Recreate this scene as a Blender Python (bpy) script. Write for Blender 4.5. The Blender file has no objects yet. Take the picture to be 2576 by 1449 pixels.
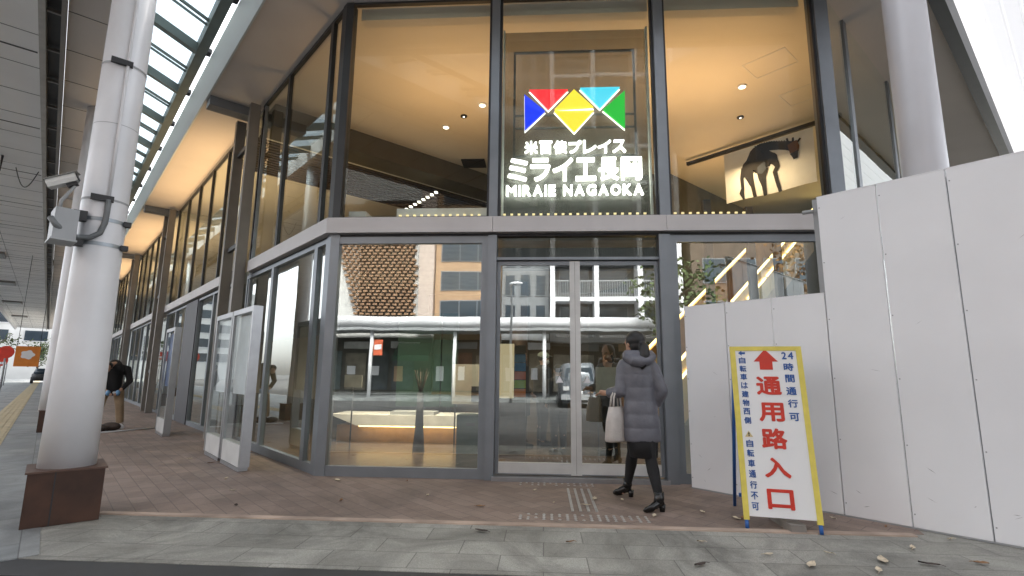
import bpy, bmesh, math, random
from mathutils import Vector, Matrix
random.seed(7)
S = bpy.context.scene
COL = S.collection
R = math.radians
Q = 2 ** -.5
# ---------------------------------------------------------------- camera
cam = bpy.data.cameras.new('camera')
camo = bpy.data.objects.new('camera', cam); COL.objects.link(camo)
cam.sensor_width = 36; cam.lens = 36 * 1302.07 / 2576
cam.clip_start = .05; cam.clip_end = 600
camo.matrix_world = Matrix.Translation((0, 0, 1.25)) @ Matrix.Rotation(R(3.5187), 4, 'Z') @ Matrix.Rotation(R(90 + 9.522), 4, 'X') @ Matrix.Rotation(R(.5766), 4, 'Z')
S.camera = camo
# ---------------------------------------------------------------- sky, sun, exposure
SUN_EL, SUN_ROT = 50, 15
w = bpy.data.worlds.new('World'); S.world = w; w.use_nodes = True
nt = w.node_tree; bg = nt.nodes['Background']
sky = nt.nodes.new('ShaderNodeTexSky'); sky.sky_type = 'NISHITA'; sky.sun_disc = False
sky.sun_elevation = R(SUN_EL); sky.sun_rotation = R(SUN_ROT); sky.dust_density = 3; sky.air_density = 1.0
hs = nt.nodes.new('ShaderNodeHueSaturation'); hs.inputs['Saturation'].default_value = .22
nt.links.new(sky.outputs[0], hs.inputs['Color']); nt.links.new(hs.outputs[0], bg.inputs[0])
bg.inputs[1].default_value = .15
sl = bpy.data.lights.new('sun', 'SUN'); sl.energy = 1.5; sl.angle = R(25); sl.color = (1, .96, .9)
so = bpy.data.objects.new('sun', sl); COL.objects.link(so)
so.rotation_euler = (R(90 - SUN_EL), 0, R(180 - SUN_ROT))
S.view_settings.view_transform = 'Standard'; S.view_settings.look = 'None'
S.view_settings.exposure = 2.25; S.view_settings.gamma = 1
cy = S.cycles
cy.max_bounces = 9; cy.diffuse_bounces = 4; cy.glossy_bounces = 4; cy.transmission_bounces = 4; cy.transparent_max_bounces = 14
cy.caustics_reflective = False; cy.caustics_refractive = False
cy.use_denoising = True; cy.sample_clamp_indirect = 6
try: cy.denoiser = 'OPENIMAGEDENOISE'
except Exception: pass
# ---------------------------------------------------------------- materials
MATS = {}
def mat(name, col, rough=.6, metal=0, var=.12, scale=4, bump=0, bscale=60, coat=0, stain=None):
    if name in MATS: return MATS[name]
    m = bpy.data.materials.new(name); m.use_nodes = True; t = m.node_tree; b = t.nodes['Principled BSDF']
    b.inputs['Roughness'].default_value = rough; b.inputs['Metallic'].default_value = metal
    if coat: b.inputs['Coat Weight'].default_value = coat
    tc = t.nodes.new('ShaderNodeTexCoord')
    n = t.nodes.new('ShaderNodeTexNoise'); n.inputs['Scale'].default_value = scale; n.inputs['Detail'].default_value = 6
    t.links.new(tc.outputs['Object'], n.inputs['Vector'])
    r = t.nodes.new('ShaderNodeValToRGB')
    c = Vector(col[:3])
    r.color_ramp.elements[0].position = .3; r.color_ramp.elements[1].position = .7
    r.color_ramp.elements[0].color = (*[max(0, x * (1 - var)) for x in c], 1)
    r.color_ramp.elements[1].color = (*[min(1, x * (1 + var)) for x in c], 1)
    t.links.new(n.outputs['Fac'], r.inputs[0]); t.links.new(r.outputs[0], b.inputs['Base Color'])
    if bump:
        n2 = t.nodes.new('ShaderNodeTexNoise'); n2.inputs['Scale'].default_value = bscale
        t.links.new(tc.outputs['Object'], n2.inputs['Vector'])
        bp = t.nodes.new('ShaderNodeBump'); bp.inputs['Strength'].default_value = bump; bp.inputs['Distance'].default_value = .01
        t.links.new(n2.outputs['Fac'], bp.inputs['Height']); t.links.new(bp.outputs[0], b.inputs['Normal'])
    MATS[name] = m; return m
def emis(name, col, strength):
    if name in MATS: return MATS[name]
    m = bpy.data.materials.new(name); m.use_nodes = True; b = m.node_tree.nodes['Principled BSDF']
    b.inputs['Base Color'].default_value = (*col, 1); b.inputs['Emission Color'].default_value = (*col, 1)
    b.inputs['Emission Strength'].default_value = strength
    MATS[name] = m; return m
def glass(name, r0=.12, tint=(.86, .92, .89), power=5):
    if name in MATS: return MATS[name]
    m = bpy.data.materials.new(name); m.use_nodes = True; t = m.node_tree
    for n in list(t.nodes):
        if n.type == 'BSDF_PRINCIPLED': t.nodes.remove(n)
    out = [n for n in t.nodes if n.type == 'OUTPUT_MATERIAL'][0]
    tr = t.nodes.new('ShaderNodeBsdfTransparent'); tr.inputs[0].default_value = (*tint, 1)
    gl = t.nodes.new('ShaderNodeBsdfGlossy'); gl.inputs['Roughness'].default_value = 0; gl.inputs[0].default_value = (.95, 1, .98, 1)
    lw = t.nodes.new('ShaderNodeLayerWeight'); lw.inputs[0].default_value = .5
    p = t.nodes.new('ShaderNodeMath'); p.operation = 'POWER'; p.inputs[1].default_value = power
    ma = t.nodes.new('ShaderNodeMath'); ma.operation = 'MULTIPLY_ADD'; ma.inputs[1].default_value = 1 - r0; ma.inputs[2].default_value = r0
    mx = t.nodes.new('ShaderNodeMixShader')
    t.links.new(lw.outputs['Facing'], p.inputs[0]); t.links.new(p.outputs[0], ma.inputs[0]); t.links.new(ma.outputs[0], mx.inputs[0])
    t.links.new(tr.outputs[0], mx.inputs[1]); t.links.new(gl.outputs[0], mx.inputs[2]); t.links.new(mx.outputs[0], out.inputs[0])
    # very slight waviness of the sheet
    tc = t.nodes.new('ShaderNodeTexCoord'); n = t.nodes.new('ShaderNodeTexNoise'); n.inputs['Scale'].default_value = .9
    bp = t.nodes.new('ShaderNodeBump'); bp.inputs['Strength'].default_value = .06; bp.inputs['Distance'].default_value = .02
    t.links.new(tc.outputs['Object'], n.inputs['Vector']); t.links.new(n.outputs['Fac'], bp.inputs['Height']); t.links.new(bp.outputs[0], gl.inputs['Normal'])
    MATS[name] = m; return m
def veil(name, col, transp):
    m = bpy.data.materials.new(name); m.use_nodes = True; t = m.node_tree; b = t.nodes['Principled BSDF']
    b.inputs['Base Color'].default_value = (*col, 1); b.inputs['Roughness'].default_value = .35
    b.inputs['Alpha'].default_value = 1 - transp
    MATS[name] = m; return m
def sheet(name, col, rib=0, trans=.6):
    m = bpy.data.materials.new(name); m.use_nodes = True; t = m.node_tree
    out = [n for n in t.nodes if n.type == 'OUTPUT_MATERIAL'][0]
    b = t.nodes['Principled BSDF']; b.inputs['Base Color'].default_value = (*col, 1); b.inputs['Roughness'].default_value = .5
    tl = t.nodes.new('ShaderNodeBsdfTranslucent'); tl.inputs[0].default_value = (*col, 1)
    mx = t.nodes.new('ShaderNodeMixShader'); mx.inputs[0].default_value = trans
    t.links.new(b.outputs[0], mx.inputs[1]); t.links.new(tl.outputs[0], mx.inputs[2]); t.links.new(mx.outputs[0], out.inputs[0])
    MATS[name] = m; return m
def paving(name, c1, c2, mortar, sx, sy, rot=0, stain=.5, rough=.75, off=.5):
    m = bpy.data.materials.new(name); m.use_nodes = True; t = m.node_tree; b = t.nodes['Principled BSDF']; L = t.links.new
    tc = t.nodes.new('ShaderNodeTexCoord'); mp = t.nodes.new('ShaderNodeMapping'); mp.inputs['Rotation'].default_value = (0, 0, rot)
    L(tc.outputs['Object'], mp.inputs[0])
    br = t.nodes.new('ShaderNodeTexBrick'); br.offset = off
    br.inputs['Scale'].default_value = 1; br.inputs['Brick Width'].default_value = sx; br.inputs['Row Height'].default_value = sy
    br.inputs['Mortar Size'].default_value = .004; br.inputs['Mortar Smooth'].default_value = .2; br.inputs['Bias'].default_value = 0
    br.inputs['Color1'].default_value = (*c1, 1); br.inputs['Color2'].default_value = (*c2, 1); br.inputs['Mortar'].default_value = (*mortar, 1)
    L(mp.outputs[0], br.inputs[0])
    n = t.nodes.new('ShaderNodeTexNoise'); n.inputs['Scale'].default_value = 1.1; n.inputs['Detail'].default_value = 8; n.inputs['Roughness'].default_value = .68
    n.inputs['Distortion'].default_value = 1.2
    L(mp.outputs[0], n.inputs['Vector'])
    r = t.nodes.new('ShaderNodeValToRGB'); r.color_ramp.elements[0].position = .36; r.color_ramp.elements[1].position = .6
    r.color_ramp.elements[0].color = (1 - stain, 1 - stain, 1 - stain, 1); r.color_ramp.elements[1].color = (1, 1, 1, 1)
    L(n.outputs['Fac'], r.inputs[0])
    mx = t.nodes.new('ShaderNodeMix'); mx.data_type = 'RGBA'; mx.blend_type = 'MULTIPLY'; mx.inputs[0].default_value = 1
    L(br.outputs['Color'], mx.inputs[6]); L(r.outputs[0], mx.inputs[7])
    n3 = t.nodes.new('ShaderNodeTexNoise'); n3.inputs['Scale'].default_value = 160; n3.inputs['Detail'].default_value = 3
    L(tc.outputs['Object'], n3.inputs['Vector'])
    r3 = t.nodes.new('ShaderNodeMapRange'); r3.inputs[1].default_value = .2; r3.inputs[2].default_value = .8; r3.inputs[3].default_value = .6; r3.inputs[4].default_value = 1.4
    L(n3.outputs['Fac'], r3.inputs[0])
    mx2 = t.nodes.new('ShaderNodeMix'); mx2.data_type = 'RGBA'; mx2.blend_type = 'MULTIPLY'; mx2.inputs[0].default_value = 1
    L(mx.outputs[2], mx2.inputs[6]); L(r3.outputs[0], mx2.inputs[7]); L(mx2.outputs[2], b.inputs['Base Color'])
    rr = t.nodes.new('ShaderNodeMapRange'); rr.inputs[3].default_value = rough - .3; rr.inputs[4].default_value = rough + .1
    L(n.outputs['Fac'], rr.inputs[0]); L(rr.outputs[0], b.inputs['Roughness'])
    bp = t.nodes.new('ShaderNodeBump'); bp.inputs['Strength'].default_value = .35; bp.inputs['Distance'].default_value = .004
    L(br.outputs['Fac'], bp.inputs['Height']); bp.invert = True; L(bp.outputs[0], b.inputs['Normal'])
    MATS[name] = m; return m

M_frame = mat('frame_metal', (.22, .24, .265), .42, .6, .08, 3)
M_dark = mat('dark_frame', (.045, .047, .05), .45, .4, .1)
M_bright = mat('brushed_steel', (.58, .58, .57), .45, .25, .12, 3)
M_steel = mat('stainless', (.36, .365, .38), .36, .8, .08, 6)
M_beam = mat('beam_metal', (.50, .48, .48), .45, .15, .05, 2)
M_post = mat('post_metal', (.23, .215, .20), .45, .5, .08, 3)
M_white = mat('white_paint', (.72, .72, .74), .45, 0, .04, 2)
M_hoard = mat('hoarding_white', (.80, .805, .83), .34, 0, .035, 1.3, .35, 2.2)
M_soffit = mat('soffit_paint', (.62, .58, .55), .7, 0, .04, 1)
M_arc = mat('arcade_ceiling_panel', (.86, .855, .85), .6, 0, .05, .6)
M_arc2 = mat('arcade_ceiling_beige', (.64, .60, .58), .6, 0, .06, .6)
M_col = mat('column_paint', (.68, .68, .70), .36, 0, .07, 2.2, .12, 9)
M_base = mat('base_brown', (.050, .022, .013), .5, .2, .35, 5)
M_seam = mat('seam', (.05, .05, .055), .7)
M_skyf = mat('skylight_steel', (.16, .19, .175), .5, .4, .1)
M_fasc = sheet('fascia_translucent', (.60, .66, .68), 0, .12)
M_ceil = mat('ceiling_paint', (.70, .66, .60), .8, 0, .03, 1)
M_wood = mat('wood_slat', (.06, .036, .02), .5, 0, .3, 8)
M_woodl = mat('light_wood', (.46, .27, .13), .45, 0, .18, 5)
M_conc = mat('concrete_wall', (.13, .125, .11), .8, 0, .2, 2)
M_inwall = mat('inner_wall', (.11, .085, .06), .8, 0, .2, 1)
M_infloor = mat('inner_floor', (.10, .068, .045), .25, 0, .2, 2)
M_black = mat('black_plastic', (.018, .018, .02), .5)
M_grey = mat('grey_plastic', (.33, .34, .35), .5, 0, .06)
M_gold = emis('led_warm', (1, .70, .28), 1.5)
M_ledw = emis('led_white', (1, .93, .8), .9)
G_low = glass('glass_low', .34, (.78, .86, .82), 4.2)
G_up = glass('glass_upper', .03, (.82, .86, .80))
G_b = glass('glass_street_b', .62, (.8, .86, .84))
G_side = glass('glass_side', .10, (.80, .86, .82))
G_board = glass('glass_board', .06, (.9, .94, .93))
G_roof = glass('glass_roof', .04, (.42, .49, .51))
M_gravel = None
# ---------------------------------------------------------------- mesh helpers
A0 = Vector((-2.79, 6.55, 0)); dA = Vector((-Q, Q, 0)); nA = Vector((-Q, -Q, 0))
B0 = Vector((3.75, 6.55, 0)); dB = Vector((Q, Q, 0)); nB = Vector((Q, -Q, 0))
UP = Vector((0, 0, 1))
def FA(u, o, z): return A0 + dA * u + nA * o + UP * z
def FB(u, o, z): return B0 + dB * u + nB * o + UP * z
def FX(x, y, z): return Vector((x, y, z))
def frame(loc, rz=0, tilt=0):
    m = Matrix.Translation(loc) @ Matrix.Rotation(rz, 4, 'Z') @ Matrix.Rotation(tilt, 4, 'X')
    return lambda x, y, z: m @ Vector((x, y, z))
MW = {}
def mw(o): return MW.get(o.name, Matrix.Identity(4)) if o else Matrix.Identity(4)
class MB:
    def __init__(s): s.v = []; s.f = []; s.sm = []
    def add(s, vs, fs, smooth=False):
        k = len(s.v); s.v += [Vector(v) for v in vs]
        for f in fs: s.f.append([i + k for i in f]); s.sm.append(smooth)
        return s
    def box(s, a, b, F=FX):
        (x0, y0, z0), (x1, y1, z1) = a, b
        vs = [F(x, y, z) for z in (z0, z1) for x, y in ((x0, y0), (x1, y0), (x1, y1), (x0, y1))]
        return s.add(vs, [(3, 2, 1, 0), (4, 5, 6, 7), (0, 1, 5, 4), (1, 2, 6, 5), (2, 3, 7, 6), (3, 0, 4, 7)])
    def quad(s, *p): return s.add(p, [tuple(range(len(p)))])
    def prism(s, pts, z0, z1, F=FX):
        n = len(pts); vs = [F(x, y, z0) for x, y in pts] + [F(x, y, z1) for x, y in pts]
        return s.add(vs, [tuple(range(n))[::-1], tuple(range(n, 2 * n))] + [(i, (i + 1) % n, n + (i + 1) % n, n + i) for i in range(n)])
    def slab(s, pts, F, n):   # thick outline: pts 3d list, extruded by vector n
        k = len(pts); vs = [Vector(p) for p in pts] + [Vector(p) + n for p in pts]
        return s.add(vs, [tuple(range(k))[::-1], tuple(range(k, 2 * k))] + [(i, (i + 1) % k, k + (i + 1) % k, k + i) for i in range(k)])
    def loft(s, rings, closed=True, caps=True, smooth=True):
        n = len(rings[0]); k = len(s.v)
        for r in rings: s.v += [Vector(p) for p in r]
        for j in range(len(rings) - 1):
            for i in range(n if closed else n - 1):
                a = k + j * n + i; b = k + j * n + (i + 1) % n
                s.f.append([a, b, b + n, a + n]); s.sm.append(smooth)
        if caps:
            s.f.append(list(range(k, k + n))[::-1]); s.sm.append(False)
            e = k + (len(rings) - 1) * n
            s.f.append(list(range(e, e + n))); s.sm.append(False)
        return s
    def tube(s, pts, rad, n=10, caps=True):
        pts = [Vector(p) for p in pts]; rad = rad if isinstance(rad, (list, tuple)) else [rad] * len(pts)
        rings = []; ref = None
        for i, p in enumerate(pts):
            d = (pts[min(i + 1, len(pts) - 1)] - pts[max(i - 1, 0)]).normalized()
            if ref is None: ref = d.cross(Vector((.31, .83, .46))).normalized()
            a = (ref - d * ref.dot(d)).normalized(); ref = a; b = d.cross(a)
            rr = rad[i]; rx, ry = rr if isinstance(rr, (list, tuple)) else (rr, rr)
            rings.append([p + a * math.cos(t) * rx + b * math.sin(t) * ry for t in [2 * math.pi * q / n for q in range(n)]])
        return s.loft(rings, caps=caps)
    def ell(s, c, r, n=14, m=9, rot=None):
        c = Vector(c); rings = []
        for j in range(m + 1):
            th = math.pi * (j + .02) / (m + .04); rings.append([])
            for i in range(n):
                ph = 2 * math.pi * i / n
                v = Vector((r[0] * math.sin(th) * math.cos(ph), r[1] * math.sin(th) * math.sin(ph), -r[2] * math.cos(th)))
                if rot is not None: v = rot @ v
                rings[-1].append(c + v)
        return s.loft(rings)
    def stack(s, prof, n=24, caps=True, F=FX, power=1.0):   # (cx, cy, z, rx, ry) horizontal rings
        rings = []
        for cx, cy, z, rx, ry in prof:
            rg = []
            for i in range(n):
                t = 2 * math.pi * i / n; c, q = math.cos(t), math.sin(t)
                rg.append(F(cx + rx * math.copysign(abs(c) ** power, c), cy + ry * math.copysign(abs(q) ** power, q), z))
            rings.append(rg)
        return s.loft(rings, caps=caps)
    def build(s, name, m, parent=None, label=None, cat=None, group=None, kind=None, recalc=True, loc=None):
        me = bpy.data.meshes.new(name)
        M = Matrix.Translation(loc) if loc is not None else mw(parent)
        inv = M.inverted(); me.from_pydata([inv @ v for v in s.v], [], s.f)
        for p, q in zip(me.polygons, s.sm): p.use_smooth = q
        if recalc:
            bm = bmesh.new(); bm.from_mesh(me); bmesh.ops.recalc_face_normals(bm, faces=bm.faces); bm.to_mesh(me); bm.free()
        me.materials.append(m)
        o = bpy.data.objects.new(name, me); COL.objects.link(o)
        if loc is not None: o.location = loc
        if parent: o.parent = parent
        MW[o.name] = M
        return tag(o, label, cat, group, kind)
def tag(o, label=None, cat=None, group=None, kind=None):
    if label: o['label'] = label
    if cat: o['category'] = cat
    if group: o['group'] = group
    if kind: o['kind'] = kind
    return o
def empty(name, loc, label=None, cat=None, group=None, rz=0):
    o = bpy.data.objects.new(name, None); COL.objects.link(o); o.location = loc; o.rotation_euler = (0, 0, rz)
    o.empty_display_size = .2
    MW[o.name] = Matrix.Translation(loc) @ Matrix.Rotation(rz, 4, 'Z')
    return tag(o, label, cat, group)
def copy_tree(o, parent=None):
    c = o.copy(); COL.objects.link(c)
    if parent: c.parent = parent
    for ch in [x for x in bpy.data.objects if x.parent == o]: copy_tree(ch, c)
    return c
def lamp(name, loc, sx, sy, power, col, down=True, rot=None, spread=180):
    power *= .25; l = bpy.data.lights.new(name, 'AREA'); l.shape = 'RECTANGLE'; l.size = sx; l.size_y = sy; l.energy = power; l.color = col
    o = bpy.data.objects.new(name, l); COL.objects.link(o); o.location = loc
    l.spread = R(spread); o.rotation_euler = rot if rot else ((0, 0, 0) if down else (math.pi, 0, 0)); return o
# ---- lettering
GL = {}
def glyph(ch, bold):
    k = (ch, bold)
    if k not in GL:
        c = bpy.data.curves.new('glyph', 'FONT'); c.body = ch; c.size = 1; c.offset = bold; c.resolution_u = 3
        o = bpy.data.objects.new('glyph', c); COL.objects.link(o); bpy.context.view_layer.update()
        me = bpy.data.meshes.new_from_object(o.evaluated_get(bpy.context.evaluated_depsgraph_get()))
        GL[k] = ([tuple(v.co) for v in me.vertices], [tuple(p.vertices) for p in me.polygons])
        bpy.data.objects.remove(o); bpy.data.curves.remove(c); bpy.data.meshes.remove(me)
    return GL[k]
def put(mb, ch, cx, cz, wd, ht, F, d0=0, d1=.003, bold=.02):
    """one character fitted to a box; strokes thickened by offset copies of the outline, each a hair deeper"""
    vs, fs = glyph(ch, 0)
    if not vs: return
    x0 = min(v[0] for v in vs); x1 = max(v[0] for v in vs); y0 = min(v[1] for v in vs); y1 = max(v[1] for v in vs)
    bw = bold * ht; sx = (wd - 2 * bw) / (x1 - x0); sy = (ht - 2 * bw) / (y1 - y0)
    k = len(vs); edges = set()
    for f in fs:
        for a, b in zip(f, f[1:] + f[:1]): edges.add((a, b))
    side = [(a, b, b + k, a + k) for (a, b) in edges if (b, a) not in edges]
    offs = [(0, 0)] + [(math.cos(q * math.pi / 4), math.sin(q * math.pi / 4)) for q in range(8)]
    for i, (ox, oy) in enumerate(offs):
        def T(v, d): return F(cx + (v[0] - (x0 + x1) / 2) * sx + ox * bw, d, cz + (v[1] - (y0 + y1) / 2) * sy + oy * bw)
        e = d1 - (d1 - d0) * .03 * i
        mb.add([T(v, e) for v in vs] + [T(v, d0) for v in vs], list(fs) + (side if i else side))

# ================================================================ SETTING
MB().box((-260, -160, -.5), (200, 220, -.12)).build('road', mat('asphalt', (.075, .075, .075), .85, 0, .25, 1.2, .4, 90), kind='structure')
P_gran = paving('granite_paving', (.36, .355, .32), (.28, .275, .245), (.16, .155, .14), .6, .3, 0, .55)
P_brick = paving('brick_paving', (.30, .228, .19), (.24, .178, .148), (.165, .13, .112), .3, .15, R(45), .4)
P_tile = paving('street_tile', (.30, .31, .305), (.22, .235, .24), (.12, .125, .125), .9, .45, R(45), .45)
# pavement slab: front edge y=3.32, runs round both streets
def pavepoly():
    far = 130
    p = [(-5.2, 3.54), (6.2, 3.54)]
    p += [(6.2 + far * Q, 3.54 + far * Q), (6.2 + far * Q - 40, 3.54 + far * Q + 40), (-5.2 - far * Q + 40, 3.54 + far * Q + 40), (-5.2 - far * Q, 3.54 + far * Q)]
    return p
MB().prism(pavepoly(), -.3, -.004).build('pavement', P_gran, kind='structure')
MB().prism([(-5.3, 3.27), (6.3, 3.27), (6.3, 3.54), (-5.3, 3.54)], -.3, -.008).build('kerb', mat('kerb_stone', (.035, .036, .038), .6, 0, .2, 3), kind='structure')
MB().prism([(-4.02, 4.69), (3.1, 4.69), (3.75, 6.75), (-2.79, 6.75), tuple(FA(.3, -.2, 0)[:2]), tuple(FA(90, -.2, 0)[:2]), tuple(FA(90, 2.16, 0)[:2]), tuple(FA(-.7, 2.16, 0)[:2])], -.1, .0).build('brick_pavement', P_brick, kind='structure')
t_ = [FA(-1.6, 2.55, 0), FA(90, 2.55, 0), FA(90, 7.6, 0), FA(-1.6, 7.6, 0)]
MB().prism([tuple(p[:2]) for p in t_], -.1, .0).build('street_pavement', P_tile, kind='structure')
mk = mat('edging_strip', (.40, .31, .25), .7, 0, .4, 2.2)
MB().box((-3.95, 4.615, -.05), (3.0, 4.69, .008)).build('paving_edge', mk, kind='structure')
# yellow guide strip along the street
yb = MB()
for k in range(4): yb.box((-1, 3.14 + .11 * k, 0), (85, 3.20 + .11 * k, .012), FA)
yb.box((-1, 3.1, -.002), (85, 3.57, .006), FA)
yb.build('guide_strip', mat('tactile_yellow', (.40, .33, .20), .7, 0, .25, 5), label='worn yellow tactile guide strip running down the arcade pavement', cat='tactile paving')
# tactile studs and bars in front of the door
tp = empty('tactile_paving', (.35, 5.6, 0), 'pale metal tactile studs and bars set in brick before the door', 'tactile paving')
M_tac = mat('tactile_metal', (.42, .41, .39), .4, .5, .2, 20)
sd = None
for y0, y1, x0, x1, nx, ny in ((4.80, 5.02, -.24, .95, 17, 4), (6.22, 6.42, -.30, .60, 13, 2)):
    for i in range(nx):
        for j in range(ny):
            x = x0 + (i + .5) * (x1 - x0) / nx; y = y0 + (j + .5) * (y1 - y0) / ny
            if random.random() < .08: continue
            if sd is None:
                sd = MB().stack([(.35, 5.6, 0, .016, .016), (.35, 5.6, .006, .011, .011)], 9).build('stud', M_tac, tp); o = sd
            else:
                o = sd.copy(); COL.objects.link(o); o.parent = tp
            o.location = (x - .35, y - 5.6, 0)
for k in range(4): MB().box((.26 + k * .075, 5.12, 0), (.285 + k * .075, 6.1, .008)).build('bar', M_tac, tp)

# ================================================================ CORNER BUILDING
bld = empty('corner_building', (0, 6.55, 0), 'glass fronted corner building with grey metal frames and warm lit upper floor', 'building')
def bx(name, m, a, b, F=FX, parent=bld, label=None): return MB().box(a, b, F).build(name, m, parent, label)
def window(a0, a1, z0, z1, F, gm, fm=M_frame, sign=1, mull=(), fw=.05, dep=.10, parent=bld, bot=None, label=None):
    """framed window in the plane of frame F, a along it, second axis depth (outwards*sign)"""
    f = MB(); s_ = sign
    def b(x0, x1, y0, y1): f.box((x0, min(-.02 * s_, dep * s_ * .4), y0), (x1, max(-.02 * s_, dep * s_ * .4), y1), F)
    bw = bot if bot else fw
    b(a0, a0 + fw, z0, z1); b(a1 - fw, a1, z0, z1); b(a0 + fw, a1 - fw, z0, z0 + bw); b(a0 + fw, a1 - fw, z1 - fw, z1)
    for m_ in mull: b(m_ - fw * .5, m_ + fw * .5, z0 + bw, z1 - fw)
    o = f.build('window', fm, parent, label)
    MB().quad(F(a0 + fw * .5, 0, z0 + bw * .5), F(a1 - fw * .5, 0, z0 + bw * .5), F(a1 - fw * .5, 0, z1 - fw * .5), F(a0 + fw * .5, 0, z1 - fw * .5)).build('pane', gm, o, recalc=False)
    return o
FY = lambda a, o, z: Vector((a, 6.55 - o, z))
# --- chamfered front, ground floor
window(-2.79, -.71, .0, 3.03, FY, G_low, bot=.12, fw=.09)
window(1.60, 3.75, .0, 3.03, FY, G_low, bot=.12, fw=.09)
bx('mullion', M_frame, (-.71, 6.46, 0), (-.60, 6.66, 3.03)); bx('mullion', M_frame, (1.46, 6.46, 0), (1.60, 6.66, 3.03))
bx('head_frame', M_dark, (-2.83, 6.52, 3.03), (3.75, 6.62, 3.065))
# door
for x0, x1 in ((-.60, .40), (.40, 1.46)):
    d = MB()
    d.box((x0 + .005, 6.55, .06), (x0 + .05, 6.59, 2.70)); d.box((x1 - .05, 6.55, .06), (x1 - .005, 6.59, 2.70)); d.box((x0 + .05, 6.55, 2.65), (x1 - .05, 6.59, 2.70))
    d.box((x0 + .05, 6.55, .06), (x1 - .05, 6.59, .075))
    do = d.build('door', M_frame, bld)
    ms = (.335, .398) if x0 < 0 else (.402, .465)
    MB().box((ms[0], 6.535, .06), (ms[1], 6.549, 2.70)).build('meeting_stile', M_bright, do)
    MB().box((x0 + .05, 6.545, .075), (x1 - .05, 6.595, .20)).build('kick_plate', M_bright, do)
    MB().quad((x0 + .05, 6.57, .2), (x1 - .05, 6.57, .2), (x1 - .05, 6.57, 2.65), (x0 + .05, 6.57, 2.65)).build('pane', G_low, do, recalc=False)
    t = MB(); cx = x0 + (.80 if x0 < 0 else .14); t.add([(cx - .045, 6.543, 1.16), (cx + .045, 6.543, 1.16), (cx, 6.543, 1.245)], [(0, 1, 2)])
    t.slab([(cx - .045, 6.54, 1.16), (cx + .045, 6.54, 1.16), (cx, 6.54, 1.245)], None, Vector((0, .002, 0))).build('sticker', M_white, do)
bx('door_rail', M_frame, (-.60, 6.50, 2.71), (1.46, 6.64, 2.745))
bx('threshold', M_steel, (-.62, 6.42, 0.0), (1.48, 6.70, .05))
tl = MB().quad((-.6, 6.58, 2.745), (1.46, 6.58, 2.745), (1.46, 6.58, 3.03), (-.6, 6.58, 3.03)).build('transom_pane', G_up, bld, recalc=False)
bx('door_operator', M_dark, (-.60, 6.64, 2.62), (1.46, 6.78, 2.9))
# --- chamfered front, upper floor
for x0, x1 in ((-2.79, -.71), (-.60, 1.49), (1.62, 3.63)):
    window(x0, x1, 3.27, 6.5, FY, G_up, M_dark, fw=.035)
bx('mullion', M_frame, (-.71, 6.46, 3.27), (-.60, 6.68, 6.5)); bx('mullion', M_frame, (1.49, 6.46, 3.27), (1.62, 6.68, 6.5)); bx('mullion', M_frame, (3.63, 6.46, 3.27), (3.80, 6.70, 6.5))
# --- transom beam: three front lengths and the street-side lengths
def ring(off): return [(-2.79 - .4142 * off, 6.55 - off)]
for x0, x1 in ((-2.79, -.655), (-.65, 1.555), (1.56, 3.75)):
    if x0 < -2: MB().prism([(-2.79 - .4142 * .13, 6.42), (x1, 6.42), (x1, 6.60), (-2.75, 6.60)], 3.065, 3.27).build('transom_beam', M_beam, bld)
    else: bx('transom_beam', M_beam, (x0, 6.42, 3.065), (x1, 6.60, 3.27))
MB().prism([(-.054, .13), (3.6, .13), (3.6, -.05), (.0, -.05)], 3.065, 3.27, FA).build('transom_beam', M_beam, bld)
# corner posts
MB().prism([(-2.79 - .4142 * .05, 6.50), (-2.69, 6.50), (-2.69, 6.66), (-2.75, 6.66), tuple(FA(.10, -.05, 0)[:2]), tuple(FA(.10, .05, 0)[:2])], 0, 3.065).build('corner_post', M_frame, bld)
MB().prism([(-2.79 - .4142 * .05, 6.50), (-2.71, 6.50), (-2.71, 6.66), (-2.75, 6.66), tuple(FA(.10, -.05, 0)[:2]), tuple(FA(.10, .05, 0)[:2])], 3.27, 6.5).build('corner_post', M_dark, bld)
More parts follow.
